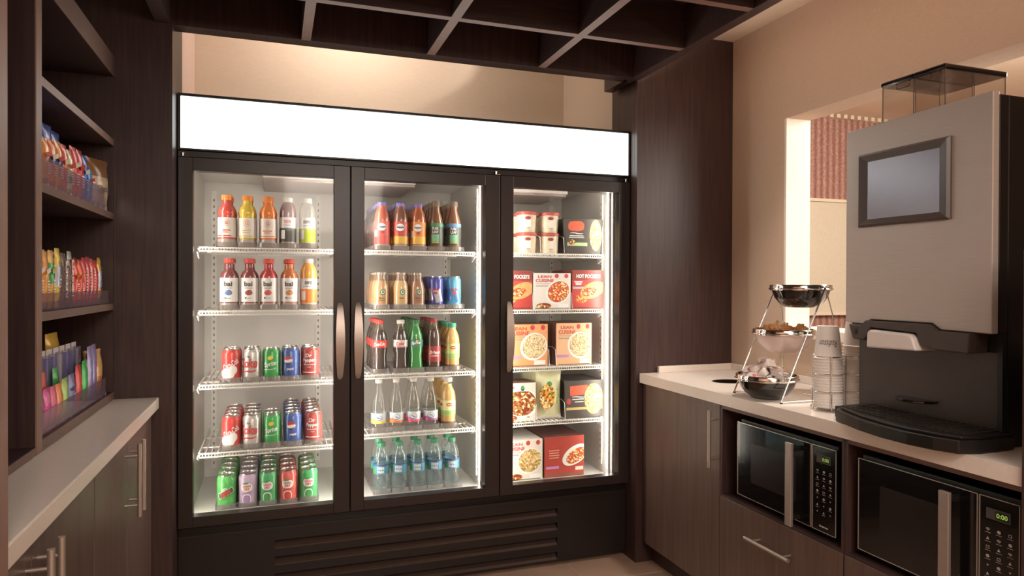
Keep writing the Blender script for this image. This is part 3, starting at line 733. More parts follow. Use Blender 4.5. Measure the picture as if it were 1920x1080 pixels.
def P_soda(dark, labc, txt, txtc, capc, H=.238, clr=None, lz=(.108, .140), w_=.046, base='4A3F3B'):
    def f():
        b = mat('cola_'+dark, dark, .12, coat=.8, noise=.1) if not clr else clear('empty_pet', 'EDE6DF', .25, .3, 'CFC4BA')
        cl = clear('empty_neck_'+dark, 'E6DCD0', .3, .35, 'B9AA9A') if dark != '0C8A3A' else b
        lab = mat('soda_label_'+labc, labc, .35, noise=.03); bs = mat('soda_base_'+base, base, .15, coat=.6, noise=.05)
        liq = [bs, b, b, b, b, b, b, b, b, cl, cl]
        def pt(m, r, lz_):
            zc = (lz_[0]+lz_[1])/2
            wrap(m, xf(fit2d(txt, w_, (lz_[1]-lz_[0])*.5, .25, .03), 0, 0, .08), txtc, r, zc, .12, .002)
            if txt == 'Sprite': wrap(m, xf(ell2d(.006, .004), 0, 0, .4), YEL, r, zc+.010, .25, .001)
            if labc == 'DAD4D2': wrap(m, rect2d(.04, .001, 12), PRED, r, lz_[0]+.003, 0, .001)
        return bottle(CK, b, mat('cap_'+capc, capc, .35, noise=.03), .0165, .016, H-.012, pt, .0331, lz, lab, liquid=liq, name='soda_bottle')
    return f
def P_drp():
    b = mat('cola_4A201C', '3E1C18', .12, coat=.8, noise=.1); cl = clear('empty_neck_2A1A18', 'E6DCD0', .3, .35, 'B9AA9A')
    pr = [(.026, 0), (.031, .004), (.0315, .03), (.0315, .10), (.0315, .13), (.030, .155), (.024, .18), (.017, .2), (.0155, .215)]
    lab = mat('maroon_label', 'A8242A', .35, noise=.04)
    def pt(m, r, lz): wrap(m, fit2d('Dr Pepper', .044, .018, .1, .03), WHITE, r, .080, .25, .002); wrap(m, swoosh2d(.02, 0, .0015), WHITE, r, .066, .2, .001)
    return bottle(pr, b, mat('cap_B02A30', 'B02A30', .35, noise=.03), .0165, .016, .228, pt, .0321, (.040, .108), lab, liquid=[b]*6+[cl]*2, name='soda_bottle')
def P_lip(capc, labc, H=.205):
    def f():
        b = mat('pale_tea', 'D9AE62', .15, coat=.7, noise=.05); bs = mat('tea_foot', '7E5E45', .2, noise=.05)
        pr = [(.027, 0), (.032, .004), (.0325, .025), (.0325, .10), (.0335, .13), (.030, .152), (.022, .172), (.017, .18), (.0165, .19)]
        lab = mat('green_tea_label_'+labc, labc, .4, noise=.06)
        def pt(m, r, lz):
            m.lathe([(r+.0003, .054), (r+.0003, .074)], mat('lip_green', '93C46A', .4, noise=.08), n=32, closed=False)
            wrap(m, ell2d(.0155, .0085), YEL, r, .100, .25, .0008); wrap(m, ell2d(.014, .007), PRED, r, .100, .25, .0012); wrap(m, fit2d('Lipton', .022, .006, 0, .03), WHITE, r, .100, .25, .002)
            wrap(m, ell2d(.013, .007), PRED, r, .100, -1.1, .0012)
        return bottle(pr, b, mat('cap_'+capc, capc, .35, noise=.03), .0185, .019, H, pt, .0338, (.053, .118), lab, liquid=[bs]*2+[b]*6, name='iced_tea_bottle')
    return f
def P_spark(c1):
    def f():
        b = clear('clear_pet', 'F4F4F2', .3, .10, 'E6E4E0')
        pr = [(.026, 0), (.0315, .004), (.032, .02), (.032, .085), (.0315, .105), (.027, .135), (.018, .165), (.0125, .19), (.0115, .208)]
        lab = mat('spark_label', 'D6E0E4', .4, noise=.03)
        def pt(m, r, lz):
            mm = mat('spark_'+c1, c1, .4, noise=.04); m.lathe([(r+.0003, .034), (r+.0003, .044)], mm, n=32, closed=False)
            wrap(m, xf(ell2d(.018, .009), 0, 0, .1), mm, r, .046, -.5, .0008)
            wrap(m, ell2d(.017, .011), PBLU, r, .058, .15, .0010); wrap(m, ell2d(.014, .0085), WHITE, r, .059, .15, .0014); wrap(m, xf(swoosh2d(.012, .002, .0018), 0, 0, .1), NAVY, r, .059, .15, .002)
        return bottle(pr, b, mat('white_cap', 'EFE9E2', .4), .0145, .016, .222, pt, .0326, (.034, .078), lab, name='sparkling_water_bottle')
    return f
def P_water():
    b = clear('clear_ribbed_pet', 'F4FBFB', .3, .13, 'E4F2F2')
    pr = [(.028, 0), (.033, .004)]
    for i in range(5): pr += [(.0335, .012+i*.012), (.0322, .018+i*.012)]
    pr += [(.0335, .080), (.0335, .125)]
    for i in range(2): pr += [(.0322, .131+i*.01), (.0330, .136+i*.01)]
    pr += [(.030, .160), (.022, .180), (.0145, .192), (.0140, .20)]
    lab = mat('spring_label', '2F86A8', .35, noise=.15, nscale=50)
    def pt(m, r, lz):
        m.lathe([(r+.0003, .118), (r+.0003, .124)], NAVY, n=32, closed=False)
        wrap(m, fit2d('DEER', .030, .012, 0, .03), WHITE, r, .108, .1, .0016); wrap(m, fit2d('PARK', .030, .012, 0, .03), WHITE, r, .093, .1, .0016)
        wrap(m, ell2d(.014, .012), PGRN, r, .095, -.95, .001)
    return bottle(pr, b, mat('cap_2A9A70', '2A9A70', .35, noise=.03), .0165, .018, .214, pt, .0341, (.082, .125), lab, name='water_bottle')

KINDS = {
 'gat_red': (P_sport('C8372C'), 'red sports drink bottle, orange cap', 'sports drink'),
 'gat_yel': (P_sport('D9B92A'), 'yellow sports drink bottle, orange cap', 'sports drink'),
 'gat_org': (P_sport('EA7A24'), 'orange sports drink bottle, orange cap', 'sports drink'),
 'vit_dark': (P_vit('7A4E4E', '3A3A36'), 'dark vitamin water bottle, white cap', 'vitamin water'),
 'vit_lime': (P_vit('clear', 'C8DC1E'), 'clear vitamin water bottle with lime band', 'vitamin water'),
 'bai_blue': (P_bai('7A2A2E', '5B82B8'), 'maroon juice bottle with blue fruit label', 'juice bottle'),
 'bai_pom': (P_bai('7C1C24', 'A83A34'), 'dark red juice bottle, dark fruit label', 'juice bottle'),
 'bai_red': (P_bai('B8222A', 'D04A46'), 'bright red juice bottle, red fruit label', 'juice bottle'),
 'bai_org': (P_bai('C8662A', 'E08A3A'), 'amber juice bottle with orange fruit label', 'juice bottle'),
 'vit_org': (P_vit('E8A040', 'F07A1E'), 'orange vitamin water bottle, white cap', 'vitamin water'),
 'coke': (lambda: can(p_coke, RED), 'red cola can with white script', 'soda can'),
 'diet': (lambda: can(p_diet, SLV), 'silver cola can with red letters', 'soda can'),
 'sprite': (lambda: can(p_sprite, GRN), 'green lemon lime soda can', 'soda can'),
 'pepsi': (lambda: can(p_pepsi, BLU), 'blue cola can with round emblem', 'soda can'),
 'drp': (lambda: can(p_drp, DKRED), 'maroon red soda can, white print', 'soda can'),
 'dew': (lambda: can(p_dew, LGRN), 'mottled green citrus soda can', 'soda can'),
 'gpurp': (lambda: can(p_ginger(mat('violet_print', 'A27CB0', .5, noise=.02)), PURP), 'pale purple ginger ale can', 'soda can'),
 'ggrn': (lambda: can(p_ginger(PGRN), GGRN), 'green ginger ale can', 'soda can'),
 'gred': (lambda: can(p_ginger(PRED), SALM), 'red ginger ale can', 'soda can'),
 'tea_a': (P_tea('C4583C', 'E2605A', 'E0524E'), 'iced tea bottle with pink red label', 'iced tea'),
 'tea_b': (P_tea('7A4630', 'C24236', 'E6B43C'), 'iced tea bottle, red and yellow label', 'iced tea'),
 'tea_c': (P_tea('B0562A', 'E0872E', 'EDB83E'), 'iced tea bottle with orange label', 'iced tea'),
 'tea_d': (P_tea('3A2A24', '6E4A44', '5C4640'), 'dark iced tea bottle with dull label', 'iced tea'),
 'leaf_g': (P_leaf('2F8A58'), 'brown iced tea bottle with green label top', 'iced tea'),
 'leaf_b': (P_leaf('5C96D2'), 'brown iced tea bottle with blue label top', 'iced tea'),
 'frap_a': (P_frap('C49468', 'Mocha', '6E3A24'), 'tan coffee drink bottle with dark print', 'coffee drink'),
 'frap_b': (P_frap('D8B07C', '', 'C8A050'), 'pale coffee drink bottle, creamy colour', 'coffee drink'),
 'frap_c': (P_frap('A87A5C', 'Mocha', '7A3A2A'), 'mocha brown coffee drink bottle', 'coffee drink'),
 'rb_a': (P_rb('3A3FA0', 'B8BCC4', 1), 'dark blue and silver energy drink can', 'energy drink'),
 'rb_b': (P_rb('58B4DE', '3C7EC8', 1), 'light blue energy drink can', 'energy drink'),
 'bcoke': (P_soda('2A1714', 'D62A22', 'Coca-Cola', WHITE, 'E0322A'), 'cola bottle with red label, red cap', 'soda bottle'),
 'bdiet': (P_soda('261715', 'DAD4D2', 'Coke', PRED, 'E9E4E0', w_=.034), 'cola bottle with silver label, white cap', 'soda bottle'),
 'bsprite': (P_soda('0C8A3A', '1F7A6A', 'Sprite', WHITE, '0E7A3A', w_=.038, base='1B8A44'), 'green lemon lime soda bottle', 'soda bottle'),
 'bdrp': (P_drp, 'dark soda bottle with low maroon label', 'soda bottle'),
 'lip_g': (P_lip('36A987', 'CFE08A', .208), 'amber green tea bottle, teal cap', 'iced tea'),
 'lip_w': (P_lip('EFE9E2', 'EEE8A8', .218), 'amber citrus tea bottle, white cap', 'iced tea'),
 'sp_y': (P_spark('E8D24A'), 'clear sparkling water bottle, yellow label', 'sparkling water'),
 'sp_o': (P_spark('EC7A2A'), 'clear sparkling water bottle, orange label', 'sparkling water'),
 'sp_p': (P_spark('E04C74'), 'clear sparkling water bottle, pink label', 'sparkling water'),
 'sp_m': (P_spark('B04C8C'), 'clear sparkling water bottle, magenta label', 'sparkling water'),
 'water': (P_water, 'spring water bottle with green cap', 'water bottle'),
}
PROTO = {}
ORD = ['front', 'second', 'third', 'fourth', 'fifth', 'sixth', 'seventh']
SLOT = ['leftmost', 'second', 'middle', 'fourth', 'rightmost']
SHN = ['top', 'second', 'third', 'fourth', 'bottom']
def place(kind, x, y, z, rz, label, group):
    fn, desc, cat = KINDS[kind]
    if kind not in PROTO:
        o = fn(); bpy.context.view_layer.update(); kids(o); PROTO[kind] = o
    else: o = copy_tree(PROTO[kind])
    o.location = (x, y, z); o.rotation_euler = (0, 0, rz); tag(o, label, cat, group)
    return o
def file_row(door_n, row, xs, z, files, dy, w_=.075, y0=2.986):
    side = 'left' if door_n == 1 else 'middle'
    organiser([x*1.0134 for x in xs], w_, z, 'clear track with front lips on the %s shelf behind the %s door' % (SHN[row], side))
    for i, (x, (k, n)) in enumerate(zip(xs, files)):
        for q in range(n):
            pos = 'front one' if q == 0 else '%s back' % ORD[q]
            lab = '%s, %s, %s file, %s shelf, %s door' % (KINDS['tea_d' if k == 'tea_a' and q else k][1], pos, SLOT[i], SHN[row], side)
            jit = random.uniform(-.25, .25) if q else random.uniform(-.06, .06)
            if k == 'tea_a' and q: k = 'tea_d'
            place(k, x*1.0134+(random.uniform(-.0012, .0012) if q else 0), y0+q*dy, z+.003, -.18+jit+(.0 if door_n == 1 else -.12), lab, '%s on the %s shelf behind the %s door' % (KINDS[k][2]+'s', SHN[row], side))
X1 = [(-.181, -.105, -.026, .050, .126), (-.173, -.097, -.024, .056, .132), (-.165, -.087, -.013, .061, .139), (-.164, -.088, -.011, .070, .150), (-.182, -.102, -.025, .052, .132)]
Z1 = D1Z+[.3605]
file_row(1, 0, X1[0], Z1[0], [('gat_red', 2), ('gat_yel', 2), ('gat_org', 2), ('vit_dark', 2), ('vit_lime', 1)], .076)
file_row(1, 1, X1[1], Z1[1], [('bai_blue', 2), ('bai_pom', 2), ('bai_red', 2), ('bai_org', 2), ('vit_org', 2)], .076)
file_row(1, 2, X1[2], Z1[2], [('coke', 2), ('diet', 2), ('sprite', 1), ('pepsi', 2), ('drp', 2)], .079)
file_row(1, 3, X1[3], Z1[3], [('coke', 4), ('diet', 4), ('sprite', 2), ('pepsi', 5), ('drp', 5)], .079)
file_row(1, 4, X1[4], Z1[4], [('dew', 5), ('gpurp', 5), ('ggrn', 5), ('gred', 4), ('ggrn', 4)], .079)
X2 = [(.433, .513, .590, .669, .749), (.429, .514, .586, .669, .750), (.425, .514, .580, .660, .743), (.421, .496, .571, .647, .726), (.433, .510, .591, .667, .744)]
Z2 = D2Z+[.3605]
file_row(2, 0, X2[0], Z2[0], [('tea_a', 6), ('tea_b', 5), ('tea_c', 4), ('leaf_g', 5), ('leaf_b', 4)], .074)
file_row(2, 1, X2[1], Z2[1], [('frap_a', 4), ('frap_b', 4), ('frap_c', 3), ('rb_a', 4), ('rb_b', 4)], .074)
file_row(2, 2, X2[2], Z2[2], [('bcoke', 4), ('bdiet', 1), ('bsprite', 5), ('bdrp', 4), ('lip_g', 4)], .072)
file_row(2, 3, X2[3], Z2[3], [('sp_y', 1), ('sp_o', 1), ('sp_p', 2), ('sp_m', 2), ('lip_w', 4)], .074)
file_row(2, 4, X2[4], Z2[4], [('water', 2), ('water', 2), ('water', 2), ('water', 2), ('water', 2)], .09, w_=.077)

# ================================================================== FREEZER GOODS
def food(name, a, b, scale=160):
    if name in MATS: return MATS[name]
    m = bpy.data.materials.new(name); MATS[name] = m; m.use_nodes = True; nt = m.node_tree; bs = nt.nodes['Principled BSDF']
    tc = nt.nodes.new('ShaderNodeTexCoord'); v = nt.nodes.new('ShaderNodeTexVoronoi'); v.inputs['Scale'].default_value = scale
    rp = nt.nodes.new('ShaderNodeValToRGB'); cs = [a, b, 'F2DFA0', '5E7A34']
    rp.color_ramp.interpolation = 'CONSTANT'; rp.color_ramp.elements[0].color = (*srgb(a), 1); rp.color_ramp.elements[1].position = .42; rp.color_ramp.elements[1].color = (*srgb(b), 1)
    e = rp.color_ramp.elements.new(.72); e.color = (*srgb('F0DCA8'), 1); e = rp.color_ramp.elements.new(.93); e.color = (*srgb('7E8A44'), 1)
    sp = nt.nodes.new('ShaderNodeSeparateColor')
    nt.links.new(tc.outputs['Object'], v.inputs[0]); nt.links.new(v.outputs['Color'], sp.inputs[0]); nt.links.new(sp.outputs[0], rp.inputs[0]); nt.links.new(rp.outputs[0], bs.inputs['Base Color'])
    bs.inputs['Roughness'].default_value = .5
    return m
F_RED = food('food_tomato', 'C8482C', 'E07A3C'); F_PASTA = food('food_creamy', 'E8D4B0', 'C8A27C', 200); F_MEAT = food('food_meatball', '8A3E26', 'C07846', 110)
F_BOWL = food('food_stirfry', 'E3A030', '8A4A2A', 120); F_CHK = food('food_chicken', 'DDBB7E', 'B98A4E', 130)
def box_thing(name, w_, h, d, side, face_fn, loc, rz, label, cat, group, face=None):
    root = empty(name, loc, rz, label, cat, group)
    m = MB().box(-w_/2, w_/2, 0, d, 0, h, side); m.build('carton', root, bevel=.0008)
    f = MB(); f.box(-w_/2, w_/2, -.0006, 0, 0, h, face or side); face_fn(f, w_, h)
    f.v = [(min(w_/2, max(-w_/2, x)), y, min(h, max(0, z))) for x, y, z in f.v]; f.build('front_print', root)
    return root
def lean(bg, foodm, pink=True):
    def f(m, w_, h):
        flat(m, fit2d('LEAN', w_*.36, h*.075, 0, .03), PRED, -w_*.20, h*.90, -.0006); flat(m, fit2d('CUISINE', w_*.48, h*.095, 0, .03), PRED, -w_*.20, h*.79, -.0006)
        flat(m, rect2d(w_*.2, h*.006, 1), mat('grey_print', '8A8584', .5), -w_*.24, h*.70, -.0006); flat(m, rect2d(w_*.17, h*.010, 1), mat('grey_print', '8A8584'), -w_*.27, h*.64, -.0006)
        flat(m, xf(ell2d(w_*.34, h*.32), 0, 0, .5), WHITE, w_*.155, h*.47, -.0006, .0005)
        flat(m, xf(ell2d(w_*.30, h*.28), 0, 0, .5), foodm, w_*.17, h*.48, -.0006, .0008)
        for a in (.12, .38): flat(m, ell2d(w_*.055, h*.06), PRED, w_*a, h*.92, -.0006, .0006)
        if pink: flat(m, rect2d(w_*.17, h*.03, 1), mat('print_lilac', 'C58AD2', .5, noise=.02), -w_*.32, h*.22, -.0006)
        flat(m, ell2d(w_*.2, h*.08), F_MEAT if not pink else PORG, -w_*.22, h*.09, -.0006) if not pink else None
        flat(m, rect2d(w_*.14, h*.055, 1), WHITE, w_*.30, h*.09, -.0006, .0006); flat(m, rect2d(w_*.45, h*.008, 1), INK, 0, h*.02, -.0006)
    return f
def hot(variant):
    def f(m, w_, h):
        flat(m, rect2d(w_*.5, h*.13, 1), mat('hp_dark', '8E1F1C', .4, noise=.04), 0, h*.87, -.0006)
        flat(m, fit2d('HOT POCKETS', w_*.78, h*.10, 0, .04), WHITE, w_*.02, h*.84, -.0006, .0008)
        flat(m, xf(ell2d(w_*.42, h*.20), 0, 0, .35), mat('pastry', 'D9A15C', .5, noise=.15, nscale=80), w_*.16, h*.48, -.0006, .0005)
        flat(m, xf(ell2d(w_*.26, h*.11), 0, 0, .2), F_RED, w_*.05, h*.44, -.0006, .0008)
        [flat(m, rect2d(w_*(.13-.02*i), h*.012, 1), WHITE, -w_*.30, h*(.70-.035*i), -.0006, .0008) for i in range(3)]
        flat(m, rect2d(w_*.22, h*.025, 1), mat('sky_band', 'A8BCCB', .5, noise=.02), -w_*.26, h*.54, -.0006)
        flat(m, xf(ell2d(w_*.2, h*.12), 0, 0, 0), F_RED, -w_*.2, h*.26, -.0006); flat(m, rect2d(w_*.45, h*.01, 1), INK, 0, h*.03, -.0006)
    return f
def stack_boxes(n, name, x0, x1, z, h, d, side, fn, desc, rowname, group, face=None, y=2.952):
    w_ = x1-x0
    for q in range(n):
        pos = 'front one' if q == 0 else '%s from the front' % ORD[q]
        box_thing(name, w_, h, d, side, fn, ((x0+x1)/2, y+q*(d+.0015), z), 0, '%s, %s, %s freezer shelf' % (desc, pos, rowname), 'frozen food box', group, face)
HPR = mat('hp_red', 'BF2A22', .4, noise=.04); LCW = mat('lc_white', 'ECE6E2', .4, noise=.02); LCO = mat('lc_orange', 'EDA66C', .4, noise=.05); BRN = mat('carton_brown', '7A4632', .6, noise=.06)
DKB = mat('dark_carton', '37302F', .4, noise=.08); LCC = mat('lc_cream', 'EDE4D6', .4, noise=.02); RDB = mat('box_red', 'B8301F', .4, noise=.06); DKR = mat('box_side_dark', '5E2A22', .5, noise=.06)
stack_boxes(3, 'pizza_pocket_box', .975, 1.125, 1.1525, .178, .04, HPR, hot(0), 'red stuffed sandwich box at the left edge', 'second', 'red sandwich boxes on the second freezer shelf')
stack_boxes(3, 'frozen_meal_box', 1.131, 1.320, 1.1525, .168, .042, LCW, lean('w', F_RED, False), 'white frozen meal box with pasta picture', 'second', 'white meal boxes on the second freezer shelf')
stack_boxes(6, 'pizza_pocket_box', 1.328, 1.490, 1.1525, .184, .04, mat('hp_side', '7C2622', .5, noise=.05), hot(1), 'red stuffed sandwich box at the right', 'second', 'tall red sandwich boxes on the second freezer shelf', face=HPR)
stack_boxes(4, 'frozen_meal_box', 1.003, 1.204, .8865, .196, .042, BRN, lean('o', F_PASTA), 'orange frozen meal box at the left', 'third', 'left orange meal boxes on the third freezer shelf', face=LCO)
stack_boxes(5, 'frozen_meal_box', 1.248, 1.430, .8865, .198, .042, BRN, lean('o', F_PASTA), 'orange frozen meal box at the right', 'third', 'right orange meal boxes on the third freezer shelf', face=mat('lc_peach', 'F0BE92', .4, noise=.05))
def meatbox(m, w_, h):
    flat(m, ell2d(w_*.5, h*.38, 16), WHITE, w_*.1, h*.45, -.0006, .0004)
    vs, fs = ell2d(w_*.46, h*.34, 16); flat(m, ([(x, min(y, h*.3)) for x, y in vs], fs), F_MEAT, w_*.05, h*.48, -.0006, .0007)
    flat(m, ell2d(w_*.06, h*.07), PGRN, w_*.08, h*.86, -.0006); flat(m, ell2d(w_*.16, h*.08), F_RED, -w_*.25, h*.09, -.0006); flat(m, rect2d(w_*.10, h*.04, 1), WHITE, w_*.33, h*.08, -.0006)
    flat(m, fit2d('CUISINE', w_*.3, h*.06), PRED, -w_*.32, h*.88, -.0006)
stack_boxes(3, 'frozen_meal_box', .990, 1.145, .6345, .178, .045, BRN, meatbox, 'pale meal box with meatball picture', 'fourth', 'meatball meal boxes on the fourth freezer shelf', face=LCC)
def darkbox(m, w_, h):
    flat(m, xf(rect2d(w_*.24, h*.13, 2), 0, 0, .04), mat('flame_orange', 'E2552A', .5, noise=.15, nscale=60), -w_*.16, h*.74, -.0006)
    flat(m, swoosh2d(w_*.2, h*.01, h*.012), WHITE, -w_*.16, h*.56, -.0006); flat(m, rect2d(w_*.16, h*.012, 1), WHITE, -w_*.18, h*.50, -.0006); flat(m, rect2d(w_*.12, h*.012, 1), WHITE, -w_*.15, h*.43, -.0006)
    flat(m, ell2d(w_*.06, h*.08), PRED, -w_*.43, h*.45, -.0006)
    flat(m, ell2d(w_*.26, h*.42, 16), F_CHK, w_*.25, h*.5, -.0006, .0006); flat(m, rect2d(w_*.5, h*.035, 1), mat('gold_band', 'D8B56A', .5, noise=.05), 0, h*.25, -.0006, .0005)
stack_boxes(5, 'frozen_meal_box', 1.300, 1.490, .6345, .176, .045, DKB, darkbox, 'black frozen meal box with flame orange title', 'fourth', 'black meal boxes on the fourth freezer shelf')
stack_boxes(5, 'frozen_meal_box', .990, 1.180, .3615, .186, .045, LCW, lean('w', F_CHK, False), 'white frozen meal box at the left', 'bottom', 'white meal boxes on the bottom of the freezer', face=LCC)
def redbox(m, w_, h):
    flat(m, xf(ell2d(w_*.36, h*.22), 0, 0, .5), WHITE, w_*.28, h*.52, -.0006, .0005); flat(m, xf(ell2d(w_*.28, h*.16), 0, 0, .5), F_RED, w_*.30, h*.50, -.0006, .0008)
    for i in range(4): flat(m, rect2d(w_*(.13-.01*(i % 2)), h*.012, 1), mat('rose_print', 'F0A08A', .5, noise=.02), -w_*.26, h*(.66-.06*i), -.0006)
    flat(m, rect2d(w_*.16, h*.03, 1), mat('print_lilac', 'C58AD2'), -w_*.3, h*.24, -.0006); flat(m, rect2d(w_*.1, h*.045, 1), LCC, w_*.38, h*.18, -.0006); flat(m, rect2d(w_*.5, h*.03, 1), mat('brown_band', '8A4A34', .5, noise=.04), 0, h*.05, -.0006)
stack_boxes(6, 'frozen_meal_box', 1.190, 1.392, .3615, .190, .045, DKR, redbox, 'red frozen meal box', 'bottom', 'red meal boxes on the bottom of the freezer', face=RDB)
# clip the boxes that would lie behind the mullion is not needed: they stand in the freezer bay

# ice cream tubs
def tub():
    r = empty('ice_cream_tub')
    pm = mat('tub_print', 'EFE3CF', .4, nscale=70, col2='D8CBA8')
    m = MB().lathe([(.040, 0), (.041, .002), (.046, .080), (.0455, .081)], pm, n=28)
    wrap(m, ell2d(.014, .008), PRED, .0455, .066, .1, .0016); wrap(m, ell2d(.011, .0055), mat('plum', '7A2230', .5, noise=.02), .0455, .066, .1, .0022)
    wrap(m, rect2d(.012, .018), mat('tub_white', 'F4EEE6', .5, noise=.02), .044, .040, .15, .0016); wrap(m, rect2d(.009, .001), INK, .0435, .020, .15, .002)
    m.build('cup', r)
    MB().lathe([(.048, .081), (.0495, .083), (.0495, .094), (.048, .0965)], mat('tub_lid', 'B8453C', .35, noise=.03), n=28).build('lid', r)
    return r
tb = tub(); bpy.context.view_layer.update(); kids(tb); first = True
for x, nm in ((1.110, 'left'), (1.224, 'right')):
    for q in range(2):
        for lv in range(2):
            o = tb if first else copy_tree(tb); first = False
            o.location = (x+.006, 3.005+q*.102, 1.4125+lv*.0975); o.rotation_euler = (0, 0, -.3)
            tag(o, 'pint tub with red lid, %s %s of the %s pile, top freezer shelf' % ('upper' if lv else 'lower', 'front' if q == 0 else 'rear', nm), 'ice cream tub', 'ice cream tubs on the top freezer shelf')
# black bowl pack on the top freezer shelf
for q in range(2):
    r = empty('frozen_bowl_pack', (1.389, 2.955+q*.15, 1.4125), 0, 'black tapered food bowl carton with orange title, %s, top freezer shelf' % ('front one' if q == 0 else 'behind the first'), 'frozen food box', 'black bowl cartons on the top freezer shelf')
    m = MB(); w0, w1, h, d = .090, .103, .168, .14
    m.add([(-w0, 0, 0), (w0, 0, 0), (w0, d, 0), (-w0, d, 0), (-w1, 0, h), (w1, 0, h), (w1, d, h), (-w1, d, h)], [(0, 3, 2, 1), (4, 5, 6, 7), (0, 1, 5, 4), (1, 2, 6, 5), (2, 3, 7, 6), (3, 0, 4, 7)], DKB)
    m.build('carton', r, bevel=.003)
    f = MB()
    flat(f, xf(ell2d(.042, .024, 12, 3), 0, 0, .03), MATS['flame_orange'], -.040, .132, 0, .0008); flat(f, swoosh2d(.035, .002, .002), WHITE, -.038, .098, 0, .0008); flat(f, rect2d(.036, .002, 1), WHITE, -.038, .086, 0, .0008); flat(f, rect2d(.04, .0015, 1), WHITE, -.038, .078, 0, .0008)
    flat(f, ell2d(.032, .075, 14), F_CHK, .062, .09, 0, .0008); flat(f, rect2d(.052, .008, 1), mat('pale_green', 'B4D49A', .5, noise=.1), -.034, .046, 0, .0008); flat(f, ell2d(.016, .013), F_BOWL, -.062, .055, 0, .0012)
    f.build('front_print', r)
# pillow packs ---------------------------------------------------------------
def pillow(name, w_, h, t, m, bands=(), crimp=.012, deco=None, nx=10, nz=14, seed=0, lean_=0):
    """soft sealed wrapper facing -Y; bands = (z0 fraction, z1 fraction, material)"""
    rnd = random.Random(seed); root = empty(name); mb = MB(); g = []
    for side in (-1, 1):
        rows = []
        for i in range(nz+1):
            v = i/nz; z = v*h
            vb = math.sin(PI*min(1, max(0, (v*h-crimp*.5)/(h-crimp))))**.45 if crimp*.5 < v*h < h-crimp*.5 else 0
            row = []
            for k in range(nx+1):
                u = k/nx; ub = math.sin(PI*u)**.55 if 0 < u < 1 else 0
                ww = w_*(1-.10*(vb)) if True else w_
                x = (u-.5)*ww+rnd.uniform(-1, 1)*.0006
                y = side*(t/2*ub*vb+.0003)+rnd.uniform(-1, 1)*.0011*(ub)
                if v in (0, 1): z_ = z+((k % 2)*.0022 if v == 1 else 0)
                else: z_ = z
                row.append((x, y, z_))
            rows.append(row)
        g.append(rows)
    for sidx, rows in enumerate(g):
        o = len(mb.v); mb.v += [p for r_ in rows for p in r_]
        for i in range(nz):
            v = (i+.5)/nz; mm = m
            for a, b_, q in bands:
                if a <= v < b_: mm = q
            for k in range(nx):
                a = o+i*(nx+1)+k; f = (a, a+1, a+nx+2, a+nx+1)
                mb.f.append(f if sidx == 0 else tuple(reversed(f))); mb.m.append(mb.mi(mm)); mb.s.append(True)
    mb.build('wrapper', root)
    if deco:
        d = MB(); deco(d, w_, h, t); d.build('front_print', root)
    return root
def bagdeco(m, w_, h, t):
    flat(m, ell2d(w_*.30, h*.26), F_BOWL, -w_*.1, h*.48, -t*.5, .001)
    flat(m, ell2d(w_*.10, h*.06), PGRN, -w_*.02, h*.74, -t*.42, .002)
    for i in range(6): flat(m, xf(rect2d(w_*.05, h*.014, 1), 0, 0, (.5, -.4)[i % 2]), mat('bag_print', '9DB86A', .5, noise=.03), w_*.30, h*(.34+.055*i), -t*.40, .002)
BAG = mat('bag_green', 'E3E2B4', .3, noise=.06)
for q in range(5):
    o = pillow('frozen_meal_bag', .135, .222, .05, BAG, ((.0, .08, mat('bag_white', 'EEE8D8', .3, noise=.03)),), deco=bagdeco if q == 0 else None, seed=q)
    o.location = (1.220, 2.985+q*.052, .6345); tag(o, 'tall pale green frozen meal bag, %s, fourth freezer shelf' % ('front one' if q == 0 else ORD[q]+' from the front'), 'frozen food bag', 'green meal bags on the fourth freezer shelf')

HAZE_MIX[0] = .05
# ================================================================== SNACKS (facing +X)
def vprint(txt, m, hh):
    def f(d, w_, h, t):
        vs, fs = xf(fit2d(txt, h*hh, w_*.5, 0, .03), 0, 0, PI/2); flat(d, (vs, fs), m, 0, h*.52, -t*.5, .0006)
    return f
def ticks(m):
    def f(d, w_, h, t):
        r_ = random.Random(int(h*1e4))
        for i in range(9): flat(d, xf(rect2d(w_*.2*r_.uniform(.6, 1.1), h*.016, 1), 0, 0, r_.uniform(-.5, .5)), m, 0, h*(.25+.065*i), -t*.5, .0012)
    return f
def scribble(m, m2=None):
    def f(d, w_, h, t):
        flat(d, xf(rect2d(w_*.36, h*.045), 0, 0, .3), m, 0, h*.66, -t*.5, .0008)
        for i in range(5): flat(d, rect2d(w_*.2*(1-.15*(i % 3)), h*.012, 1), m2 or WHITE, 0, h*(.48-.05*i), -t*.5, .001)
    return f
def put(o, y, z, label, cat, group, x=-.578, rz=PI/2, tilt=0):
    o.location = (x, y, z); o.rotation_euler = (tilt, 0, rz); tag(o, label, cat, group); return o
def W(c): return mat('wrapper_'+c, c, .25, .15, coat=.4, noise=.10, nscale=60, bump=.3)
def tray(z, y0, y1, hf, label, hd=.09):
    m = MB()
    m.box(-.80, -.535, y0, y1, z+.0005, z+.003, ACRYV); m.box(-.5365, -.535, y0, y1, z+.003, z+hf, ACRYV)
    n = int((y1-y0)/.062)
    for i in range(n+1):
        y = y0+(y1-y0)*i/n; m.box(-.80, -.5365, y-.0006, y+.0006, z+.003, z+.022, ACRYV); m.box(-.5365, -.534, y-.003, y+.003, z+.001, z+.009, ACRY)
    tag(m.build('display_tray'), label, 'display tray', 'clear acrylic snack trays')
tray(1.508, 1.925, 2.60, .072, 'clear acrylic tray holding the chip bags on the upper snack shelf')
tray(1.198, 1.925, 2.64, .045, 'clear acrylic tray holding candy bars on the middle snack shelf')
